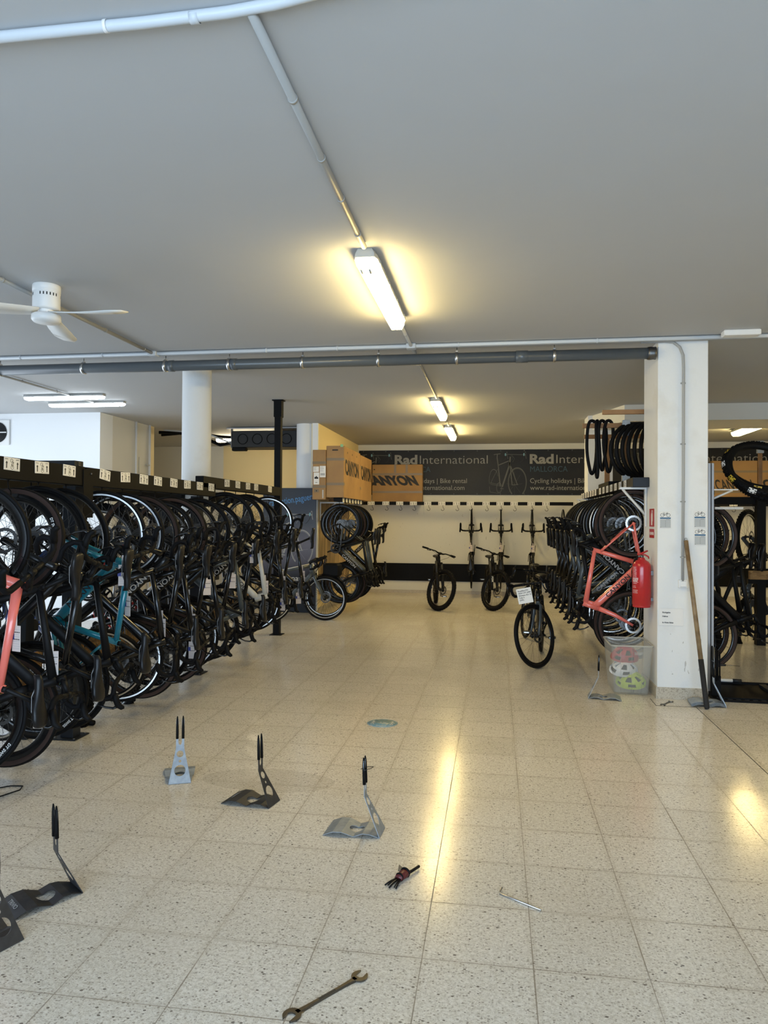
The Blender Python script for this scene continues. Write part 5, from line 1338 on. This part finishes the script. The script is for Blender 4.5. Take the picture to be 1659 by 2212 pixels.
mb = MB(); mb.torus((0.03, 0, 0.017), 0.019, 0.005, M['rubber'], 20, 8, 'x'); mb.torus((-0.02, 0, 0.017), 0.016, 0.004, M['rubber'], 20, 8, 'x'); obj('holder_ring', mb, t)
for k, (y0, l, r_) in enumerate(((-0.02, 0.075, 0.0035), (-0.012, 0.07, 0.003), (0.0, 0.085, 0.004), (0.012, 0.07, 0.003), (0.02, 0.075, 0.0035))):
    mb = MB(); mb.tube([(-0.02, y0*0.5, 0.012+0.004*(k % 2)), (-0.02-l*0.6, y0, 0.012), (-0.02-l, y0*1.4, 0.006)], r_, M['matte'], 6); obj('hex_bit', mb, t)
for k in range(4):
    mb = MB(); mb.tube([(0.02, 0.012+0.006*k, 0.02), (0.045+0.004*k, 0.024+0.008*k, 0.028)], 0.0022, M['steel'], 6); obj('hex_bit', mb, t)
mb = MB(); mb.tube([(0.03, -0.012, 0.015), (0.125, -0.016, 0.012)], 0.0065, M['matte'], 6); obj('long_key', mb, t)
# floor sticker
t = thing('floor_sticker', 'worn round blue floor sticker with white walking figures', 'floor sticker', (-0.872, 5.70, 0.0008), R(0))
mb = MB(); mb.lathe([(0, 0.0006), (0.122, 0.0006), (0.122, 0)], M['sticker'], 40); mb.torus((0, 0, 0.0006), 0.117, 0.0012, M['stickwhite'], 40, 4, 'z'); obj('disc', mb, t)
mb = MB()
for cx, s in ((-0.075, 1), (0.075, -1)):
    z = 0.0012
    mb.lathe([(0, z), (0.010, z)], M['stickwhite'], 12, T(cx, 0.045, 0))
    for pts in ([(cx, 0.035), (cx, -0.005)], [(cx, -0.005), (cx-0.014*s, -0.04)], [(cx, -0.005), (cx+0.014*s, -0.04)], [(cx, 0.028), (cx-0.018*s, 0.004)], [(cx, 0.028), (cx+0.018*s, 0.006)]): stroke(mb, pts, 0.006, M['stickwhite'], z)
stroke(mb, [(-0.045, -0.003), (0.045, -0.003)], 0.003, M['stickwhite'], 0.0012); stroke(mb, [(-0.04, -0.075), (0.04, -0.075)], 0.006, M['stickwhite'], 0.0012)
obj('figures', mb, t); text('lettering', '2 m', 0.035, M['stickwhite'], T(-0.024, 0.006, 0.001), t, depth=0.0004)
# cable on the floor at left
mb = MB(); mb.tube([(-3.3, 3.70, 0.004), (-3.0, 3.83, 0.004), (-2.84, 3.98, 0.004), (-2.77, 3.99, 0.004), (-2.745, 3.93, 0.004), (-2.80, 3.80, 0.004), (-2.9, 3.70, 0.004), (-3.1, 3.62, 0.004)], 0.0035, M['rubber'], 6)
tag(obj('floor_cable', mb), 'thin black cable looping on the floor at the left edge', 'cable')
# shoe-like green object under the rack
mb = MB(); mb.tube([(-3.33, 5.30, 0.05), (-3.24, 5.28, 0.052), (-3.13, 5.27, 0.045)], [0.02, 0.03, 0.02], M['helgreen'], 10); mb.tube([(-3.45, 5.34, 0.03), (-3.25, 5.28, 0.028), (-3.05, 5.25, 0.02)], [0.025, 0.035, 0.02], M['rubber'], 10)
tag(obj('cycling_shoe', mb), 'black shoe with lime green patch on the floor under the left rack', 'shoe')

# ------------------------------------------------------------------ things at the pillar
mb = MB(); pts = [(1.30, 6.906, Z1), (1.50, 6.906, Z1), (1.58, 6.908, CEIL-0.03), (1.635, 6.908, CEIL-0.075), (1.664, 6.908, CEIL-0.15), (1.668, 6.908, CEIL-0.26), (1.668, 6.908, 2.0), (1.664, 6.908, 1.06)]
mb.tube(pts, 0.0125, M['pvc'], 12); o = obj('wall_conduit', mb); tag(o, 'grey conduit bending from the ceiling down the front of the square pillar', 'conduit')
for z in (2.85, 2.30, 1.78, 1.28):
    mb = MB(); mb.lathe([(0.0128, -0.006), (0.0150, -0.006), (0.0150, 0.006), (0.0128, 0.006)], M['pvc'], 12, T(1.667, 6.908, z)); mb.box((1.645, 6.92, z-0.006), (1.69, 6.929, z+0.006), M['pvc']); obj('pipe_clip', mb, o)
t = thing('wall_switch', 'white surface mounted switch box low on the square pillar', 'switch', (1.668, 6.929, 1.04))
mb = MB(); mb.bbox((-0.040, -0.03, -0.038), (0.040, 0.0, 0.038), M['white'], 0.005); obj('box', mb, t)
mb = MB(); mb.bbox((-0.026, -0.036, -0.026), (0.026, -0.029, 0.026), M['white'], 0.003); obj('rocker', mb, t)
def info_card(x, z, label):
    t = thing('info_card', label, 'notice', (x, 6.9285, z)); w, h = 0.105, 0.152
    mb = MB(); mb.bbox((0, -0.002, -h), (w, 0, 0), M['paper'], 0.0008); obj('sheet', mb, t)
    mb = MB(); mb.box((0.006, -0.0026, -0.066), (w-0.006, -0.0018, -0.053), mat('notice_blue', (0.035, 0.12, 0.24), 0.6)); mb.box((0.006, -0.0024, -h+0.006), (w-0.006, -0.0018, -0.068), mat('notice_grey', (0.52, 0.54, 0.55), 0.7))
    for k in range(6): mb.box((0.006, -0.0028, -0.080-k*0.012), (w-0.006, -0.0022, -0.0788-k*0.012), M['darkgrey'])
    for k in range(5): mb.box((0.05, -0.0028, -0.087-k*0.012), (0.057, -0.0022, -0.085-k*0.012), M['darkgrey'])
    mb.box((w*0.55, -0.0028, -0.0745), (w*0.85, -0.0022, -0.0725), M['darkgrey']); mb.box((0.008, -0.0028, -h+0.009), (0.016, -0.0022, -h+0.011), M['darkgrey'])
    obj('price_table', mb, t)
    mb = MB()
    for cx in (0.026, 0.078): mb.torus((cx, -0.032, 0.0022), 0.0155, 0.0016, M['ink'], 24, 4, 'z')
    for a, b, w_ in (((0.026, -0.032), (0.046, -0.034), 2), ((0.046, -0.034), (0.040, -0.014), 2.4), ((0.040, -0.017), (0.066, -0.015), 2.2), ((0.046, -0.034), (0.067, -0.016), 3.6), ((0.066, -0.013), (0.078, -0.032), 2.4), ((0.026, -0.032), (0.041, -0.018), 1.8), ((0.033, -0.008), (0.045, -0.009), 3), ((0.064, -0.008), (0.075, -0.010), 2.6), ((0.066, -0.008), (0.066, -0.016), 2.2)):
        stroke(mb, [a, b], w_*0.001, M['ink'], 0.0025)
    obj('bicycle_print', mb, t, FRONT)
    return t
info_card(1.466, 1.690, 'bicycle price notice left of the conduit on the pillar front')
info_card(1.762, 1.698, 'upper bicycle price notice of the pair at the pillar\'s right edge')
info_card(1.764, 1.540, 'lower bicycle price notice of the pair at the pillar\'s right edge')
t = thing('paper_notice', 'sheet reading Rückgabe Helme in Kiste bitte, taped low on the pillar', 'notice', (1.464, 6.9285, 0.66))
mb = MB(); mb.bbox((0, -0.002, 0), (0.212, 0, 0.155), M['paper'], 0.0008); obj('sheet', mb, t)
for z, s in ((0.113, 'Rückgabe'), (0.078, 'Helme'), (0.022, 'In Kiste bitte')): text('lettering', s, 0.018, M['ink'], T(0.030, -0.0026, z) @ FRONT, t, depth=0.0004, bold=0.0006)
# extinguisher sign on the pillar's left face
t = thing('extinguisher_sign', 'narrow red fire extinguisher sign above the extinguisher', 'sign', (1.4515, 7.16, 0))
mb = MB(); mb.bbox((-0.003, -0.115, 1.545), (0, 0.115, 1.725), M['paper'], 0.001); mb.box((-0.0036, -0.108, 1.551), (-0.003, 0.108, 1.719), M['signred']); mb.bbox((-0.003, -0.115, 1.44), (0, 0.115, 1.535), M['paper'], 0.001); mb.box((-0.0036, -0.108, 1.446), (-0.003, 0.108, 1.529), M['signred']); obj('plate', mb, t)
mb = MB(); FM = T(-0.0040, 0, 0) @ FACEMX
mb.prism([(-0.022, 1.565), (0.022, 1.565), (0.022, 1.665), (0.010, 1.682), (-0.010, 1.682), (-0.022, 1.665)], 0.0006, M['paper'], FM); mb.prism([(-0.007, 1.68), (0.007, 1.68), (0.007, 1.70), (-0.007, 1.70)], 0.0006, M['paper'], FM); mb.prism([(0.03, 1.60), (0.038, 1.60), (0.038, 1.70), (0.0, 1.708), (0.0, 1.70), (0.03, 1.695)], 0.0006, M['paper'], FM)
obj('extinguisher_symbol', mb, t); text('lettering', 'EXTINTOR', 0.036, M['paper'], T(-0.0042, 0.085, 1.475) @ FACEMX, t, fit=0.17, bold=0.001)
# extinguisher
t = thing('fire_extinguisher', 'large red fire extinguisher mounted on the left face of the square pillar', 'fire extinguisher', (1.352, 7.13, 0.80))
mb = MB(); mb.lathe([(0, 0.0), (0.078, 0.0), (0.080, 0.012), (0.079, 0.022), (0.084, 0.026), (0.084, 0.375), (0.079, 0.40), (0.062, 0.425), (0.035, 0.44), (0.028, 0.45), (0.028, 0.462), (0, 0.462)], M['red'], 40); mb.torus((0, 0, 0.19), 0.0842, 0.0012, M['red'], 40, 5, 'z'); obj('cylinder', mb, t)
mb = MB(); mb.lathe([(0.0, 0.455), (0.018, 0.455), (0.018, 0.485), (0.0, 0.485)], M['steel'], 16); mb.tube([(0.0, 0, 0.478), (-0.035, -0.01, 0.47)], 0.009, M['steel'], 8); obj('valve', mb, t)
mb = MB(); mb.tube([(-0.04, -0.01, 0.492), (0.0, 0, 0.50), (0.055, 0.01, 0.525)], [0.008, 0.010, 0.008], M['red'], 8); mb.tube([(0.0, 0, 0.485), (0.03, 0.005, 0.488), (0.062, 0.01, 0.47), (0.066, 0.012, 0.452)], 0.007, M['red'], 8); obj('handle', mb, t)
mb = MB(); mb.tube([(-0.03, -0.01, 0.475), (-0.06, 0.03, 0.43), (-0.075, 0.06, 0.33), (-0.06, 0.075, 0.12), (-0.05, 0.075, 0.05)], 0.008, M['rubber'], 8); obj('hose', mb, t)
mb = MB(); rnd = random.Random(5)
for k in range(20):
    z = 0.375-k*0.0125
    if k in (13, 16): continue
    big = k in (8, 9, 10); a0 = R(192)+rnd.uniform(0, 0.03); a = a0
    while a < R(192)+(0.75 if big else rnd.uniform(0.45, 0.8)):
        w = rnd.uniform(0.02, 0.09) if not big else rnd.uniform(0.04, 0.1); h = 0.0035 if not big else 0.008
        mb.lathe([(0.0847, z-h), (0.0847, z)], M['paper'], 3, a0=a, a1=a+w); a += w+0.03
obj('printed_label', mb, t)
mb = MB(); mb.box((0.07, -0.03, 0.30), (0.10, 0.03, 0.34), M['steel']); mb.box((0.07, -0.03, 0.06), (0.10, 0.03, 0.09), M['steel']); obj('wall_bracket', mb, t)
# plastic bin with helmets
bn2 = thing('plastic_bin', 'cloudy clear plastic bin with helmets inside, left of the pillar', 'bin', (1.245, 7.24, 0.0))
mb = MB()
def rr_ring(hx, hy, z, c, off=(0, 0)):
    pts = []
    for (sx, sy, a0) in ((1, 1, 0), (-1, 1, 90), (-1, -1, 180), (1, -1, 270)):
        for k in range(4): a = R(a0+30*k); pts.append((off[0]+sx*(hx-c)+c*cos(a), off[1]+sy*(hy-c)+c*sin(a), z))
    return pts
rings = [rr_ring(0.150, 0.215, 0.004, 0.03), rr_ring(0.155, 0.22, 0.02, 0.035), rr_ring(0.185, 0.255, 0.44, 0.035), rr_ring(0.189, 0.259, 0.462, 0.035)]
inner = [rr_ring(0.186, 0.256, 0.462, 0.033), rr_ring(0.182, 0.252, 0.44, 0.033), rr_ring(0.152, 0.217, 0.022, 0.033)]
allr = rings+inner; vs = [p for r_ in allr for p in r_]; fs = []
for i in range(len(allr)-1):
    for k in range(16): l = (k+1) % 16; fs.append((i*16+k, i*16+l, (i+1)*16+l, (i+1)*16+k))
fs.append(tuple(reversed(range(16)))); e = (len(allr)-1)*16; fs.append(tuple(range(e, e+16)))
mb.add(vs, fs, M['bin'], False); obj('tub', mb, bn2)
mb = MB(); a = rr_ring(0.188, 0.258, 0.455, 0.035); mb.tube(a, 0.0085, mat('bin_rim_plastic', (0.60, 0.60, 0.55), 0.35, alpha=0.45), 6, closed=True); obj('rim', mb, bn2)
mb = MB()
for x in (-0.095, 0.0, 0.085):
    for y, s in ((-0.222, 1),): mb.tube([(x, y, 0.02), (x*1.08, y-0.034, 0.44)], 0.0035, M['bin'], 6)
mb.box((0.02, -0.262, 0.375), (0.09, -0.250, 0.40), M['bin']); obj('ribs', mb, bn2)
def helmet(label, x, y, z, rot, m, sh=1.0):
    t = thing('bicycle_helmet', label, 'helmet', mx=T(x, y, z) @ rot)
    nu, nv = 22, 9; mb = MB(); inner_ = MB()
    def P(u, v, k=1.0):
        a = 2*pi*u/nu; ph = (pi/2)*v/nv
        r_ = cos(ph)**0.85; return Vector((0.135*k*r_*cos(a)*(1.05 if cos(a) < 0 else 1), 0.098*k*r_*sin(a), 0.105*k*sin(ph)-0.02*r_*abs(cos(a))*0.6))
    vs = [P(u, v) for v in range(nv+1) for u in range(nu)]+[P(u, v, 0.88) for v in range(nv+1) for u in range(nu)]; N = (nv+1)*nu; fs = []
    def vent(u, v): return v in (1, 2, 4, 5, 6) and ((u+(v > 3)) % 4 in (0, 1)) 
    for v in range(nv):
        for u in range(nu):
            w = (u+1) % nu; a, b, c, d = v*nu+u, v*nu+w, (v+1)*nu+w, (v+1)*nu+u
            if vent(u, v):
                for (p, q, nu_, nv_) in ((a, b, u, v-1), (b, c, (u+1) % nu, v), (c, d, u, v+1), (d, a, (u-1) % nu, v)):
                    if not vent(nu_, nv_): fs.append((q, p, p+N, q+N))
                continue
            fs.append((a, b, c, d)); fs.append((N+d, N+c, N+b, N+a))
    for u in range(nu): w = (u+1) % nu; fs.append((u, N+u, N+w, w))
    mb.add(vs, fs, m); obj('shell', mb, t)
    mb = MB(); vs = [P(u, v, 0.86) for v in range(nv+1) for u in range(nu)]; fs = [(v*nu+(u+1) % nu, v*nu+u, (v+1)*nu+u, (v+1)*nu+(u+1) % nu) for v in range(nv) for u in range(nu)]; mb.add(vs, fs, M['rubber'], True); obj('liner', mb, t)
    mb = MB(); mb.tube([(0.03, -0.09, 0), (0.02, -0.05, -0.09), (0.02, 0.05, -0.09), (0.03, 0.09, 0)], 0.004, M['rubber'], 5); obj('chin_strap', mb, t)
    return t
helmet('red helmet, topmost of the three in the plastic bin', 1.21, 7.17, 0.325, RZ(R(20)) @ RX(R(25)), M['helred'])
helmet('white helmet, middle of the three in the plastic bin', 1.19, 7.14, 0.205, RZ(R(200)) @ RX(R(-30)), M['helwhite'])
helmet('yellow-green helmet, lowest of the three in the plastic bin', 1.26, 7.13, 0.10, RZ(R(-15)) @ RX(R(35)), M['helgreen'])
# broomstick
t = thing('wooden_pole', 'worn wooden pole with black taped lower end leaning on the pillar front', 'pole', (1.79, 6.60, 0.0))
a = Vector((0, 0, 0.004)); b = Vector((-0.103, 0.290, 1.43)); k = a.lerp(b, 0.285)
mb = MB(); mb.tube([k, b], [0.0195, 0.0185], M['stick'], 14); obj('shaft', mb, t)
mb = MB(); mb.tube([a, a.lerp(b, 0.01), k], [0.018, 0.022, 0.0225], M['grip'], 14); obj('taped_grip', mb, t)
mb = MB(); mb.torus((b.x, b.y, b.z+0.012), 0.010, 0.0018, M['steel'], 16, 6, 'y'); obj('hanging_ring', mb, t)
# aluminium profile and bracket arms
t = thing('aluminium_profile', 'upright slotted aluminium profile with white arms behind the pillar\'s right edge', 'post', (1.975, 7.25, 0.0))
mb = MB()
for x in (-0.042, -0.012, 0.020): mb.bbox((x, -0.03, 0.004), (x+(0.024 if x < 0 else 0.022), 0.03, 2.15), M['alu'], 0.002)
mb.box((-0.042, -0.022, 0.004), (0.042, 0.03, 2.148), M['darkgrey']); obj('upright', mb, t)
mb = MB(); mb.bbox((0.035, -0.02, 1.895), (0.26, 0.0, 1.907), M['whitemetal'], 0.002); mb.tube([(0.045, -0.01, 1.82), (0.21, -0.01, 1.895)], 0.011, M['whitemetal'], 4, flat=0.6, side=(0, 1, 0)); obj('shelf_arm', mb, t)
mb = MB(); mb.bbox((0.05, -0.03, 1.718), (0.30, -0.01, 1.726), M['whitemetal'], 0.001); mb.bbox((0.05, -0.03, 1.729), (0.30, -0.01, 1.738), M['whitemetal'], 0.001); obj('lower_arm', mb, t)
mb = MB(); mb.bbox((-0.062, -0.035, 1.36), (-0.044, -0.01, 1.42), M['white'], 0.002); mb.box((-0.06, -0.036, 1.30), (-0.05, -0.03, 1.355), M['ink']); mb.box((-0.058, -0.036, 0.96), (-0.046, -0.03, 1.03), M['paper']); obj('latch', mb, t)
# black tray and screwdriver
t = thing('floor_tray', 'black metal tray lying on the floor right of the pillar', 'tray', (1.93, 6.90, 0.0), R(-1.5))
mb = MB(); mb.bbox((0, 0, 0.0), (1.05, 0.75, 0.022), M['black'], 0.004); mb.box((0.03, 0.035, 0.022), (1.02, 0.055, 0.034), M['black']); mb.box((0.03, 0.69, 0.022), (1.02, 0.72, 0.040), M['black']); mb.box((0.56, 0.12, 0.022), (0.62, 0.62, 0.045), M['blue_black'])
for k in range(14): mb.box((0.05+k*0.07, 0.010, 0.0222), (0.09+k*0.07, 0.028, 0.0228), M['steel'], None)
obj('tray_plate', mb, t)
mb = MB(); mb.tube([(0.05, 0.68, 0.055), (0.34, 0.68, 0.055)], 0.016, M['white'], 12); mb.tube([(0.34, 0.68, 0.055), (0.42, 0.68, 0.055)], 0.018, M['ink'], 12); obj('tray_handle', mb, t)
t = thing('screwdriver', 'screwdriver with black handle sticking out beside the aluminium profile', 'screwdriver', (2.022, 7.05, 0.30))
mb = MB(); mb.tube([(0.0, 0, 0), (0.05, 0, 0.0)], [0.012, 0.010], M['ink'], 10); obj('handle', mb, t); mb = MB(); mb.tube([(0.05, 0, 0), (0.17, 0, -0.006)], 0.0025, M['steel'], 6); obj('blade', mb, t)
mb = MB()
for k, (x, m_, z0, z1) in enumerate(((0, 'rubber', 0.17, 0.47), (0.018, 'steel', 0.19, 0.46), (0.036, 'rubber', 0.15, 0.45), (0.05, 'matte', 0.16, 0.43), (0.066, 'rubber', 0.18, 0.42))): mb.tube([(1.955+x, 7.05, z0), (1.955+x, 7.05, z1)], 0.007, M[m_], 8)
mb.box((1.95, 7.045, 0.0), (2.03, 7.06, 0.2), M['black']); tag(obj('tool_holder', mb), 'row of upright black tools in a holder at the foot of the aluminium profile', 'tool holder')

# ------------------------------------------------------------------ timber frame with hanging tyres and tubes
t = thing('timber_frame', 'light timber post and crossbars carrying spare tyres above the right rack', 'frame', (0, 0, 0))
mb = MB(); mb.bbox((1.36, 8.17, 2.022), (1.41, 8.21, 2.66), M['wood'], 0.002); obj('post', mb, t)
for z0, z1 in ((2.52, 2.69), (2.022, 2.12)):
    mb = MB(); mb.bbox((1.345, 8.155, z0), (1.425, 8.225, z1), M['galv'], 0.002); obj('metal_plate', mb, t)
mb = MB(); mb.bbox((0.935, 8.21, 2.615), (1.95, 8.245, 2.665), M['wood'], 0.002); obj('crossbar', mb, t)
mb = MB(); mb.bbox((1.10, 9.50, 2.64), (1.95, 9.54, 2.69), M['wood'], 0.002); obj('crossbar', mb, t)
mb = MB(); mb.bbox((1.06, 7.60, 2.675), (1.85, 7.64, 2.72), M['wood'], 0.002); obj('crossbar', mb, t)
mb = MB(); mb.bbox((1.36, 9.54, 2.02), (1.42, 9.58, 2.64), M['wood'], 0.002); obj('post', mb, t)
def loop(name, label, x, y, ztop, h, w, yaw_, m, r_=0.012, group='inner tubes and tyres on the timber bar'):
    mb = MB(); n = 36; pts = []
    for i in range(n):
        a = 2*pi*i/n; sq = abs(cos(a))**0.8*(1 if cos(a) > 0 else -1)
        px = w*sq*(1+0.10*sin(3*a+x*40)); pz = h*sin(a); pts.append((px*cos(yaw_)+0.01*sin(2*a), px*sin(yaw_), pz))
    mb.tube(pts, r_, M[m], 8, closed=True); o = obj(name, mb); o.location = (x, y, ztop-h); return tag(o, label, 'tyre' if name == 'spare_tyre' else 'inner tube', group)
NM = ['leftmost', 'second', 'third', 'fourth']
for k, (x, h, w, ya) in enumerate(((1.035, 0.29, 0.035, 0.3), (1.09, 0.31, 0.03, 1.4), (1.145, 0.27, 0.045, 0.9), (1.21, 0.28, 0.035, 0.5))):
    loop('inner_tube', f'{NM[k]} black inner tube draped over the crossbar, counted from the bar\'s left end', x, 8.225, 2.695, h, w*1.6, ya, 'rubber', 0.018)
for k in range(9):
    x = 1.47+0.042*k; mb = MB(); mb.torus((0, 0, 0), 0.29, 0.022, M['rubber'], 44, 8, 'x'); 
    if k in (1, 3): mb.lathe([(0.295, 0.0225), (0.28, 0.0225)], M['paper'], 5, RY(pi/2), a0=2.6, a1=2.9)
    o = obj('spare_tyre', mb); o.location = (x, 8.23, 2.365); o.rotation_euler = (0, 0, R(-62+5*k)); tag(o, f'black spare tyre hanging edge-on beside the pillar, {ORD[k]} right of the timber post', 'tyre', 'spare tyres beside the pillar')
def mtb_tyre(label, x, y, z, rz, rx, patches):
    t = thing('spare_tyre', label, 'tyre', mx=T(x, y, z) @ RZ(rz) @ RX(rx), group='folded mountain bike tyres in the right hand bay')
    link('tread', tyre_mesh(0.37, 0.036, False, True), t)
    for k, a in enumerate(patches):
        mb = MB(); vs = []; fs = []
        for i in range(5):
            b = R(a)+0.05*(i-2)
            for yy in (-0.9, -0.35, 0.2): c = 0.334+math.sqrt(1-min(1, yy*yy))*0.040; vs.append((c*cos(b), yy*0.040, c*sin(b)))
        for i in range(4):
            for q in range(2): A = i*3+q; fs.append((A, A+1, A+4, A+3))
        mb.add(vs, fs, M['gold'] if k % 2 == 0 else M['paper']); obj('label_patch', mb, t)
    return t
mtb_tyre('big knobbly spare tyre with yellow labels hanging right of the pillar, foremost', 2.565, 7.60, 2.12, R(4), R(-42), (140, 172, 205, 240))
mtb_tyre('knobbly spare tyre hanging directly behind the one with yellow labels', 2.60, 7.66, 2.10, R(10), R(-34), (75, 190))
mtb_tyre('knobbly spare tyre, rearmost of the three hanging right of the pillar', 2.62, 7.74, 2.15, R(-2), R(-46), (250,))
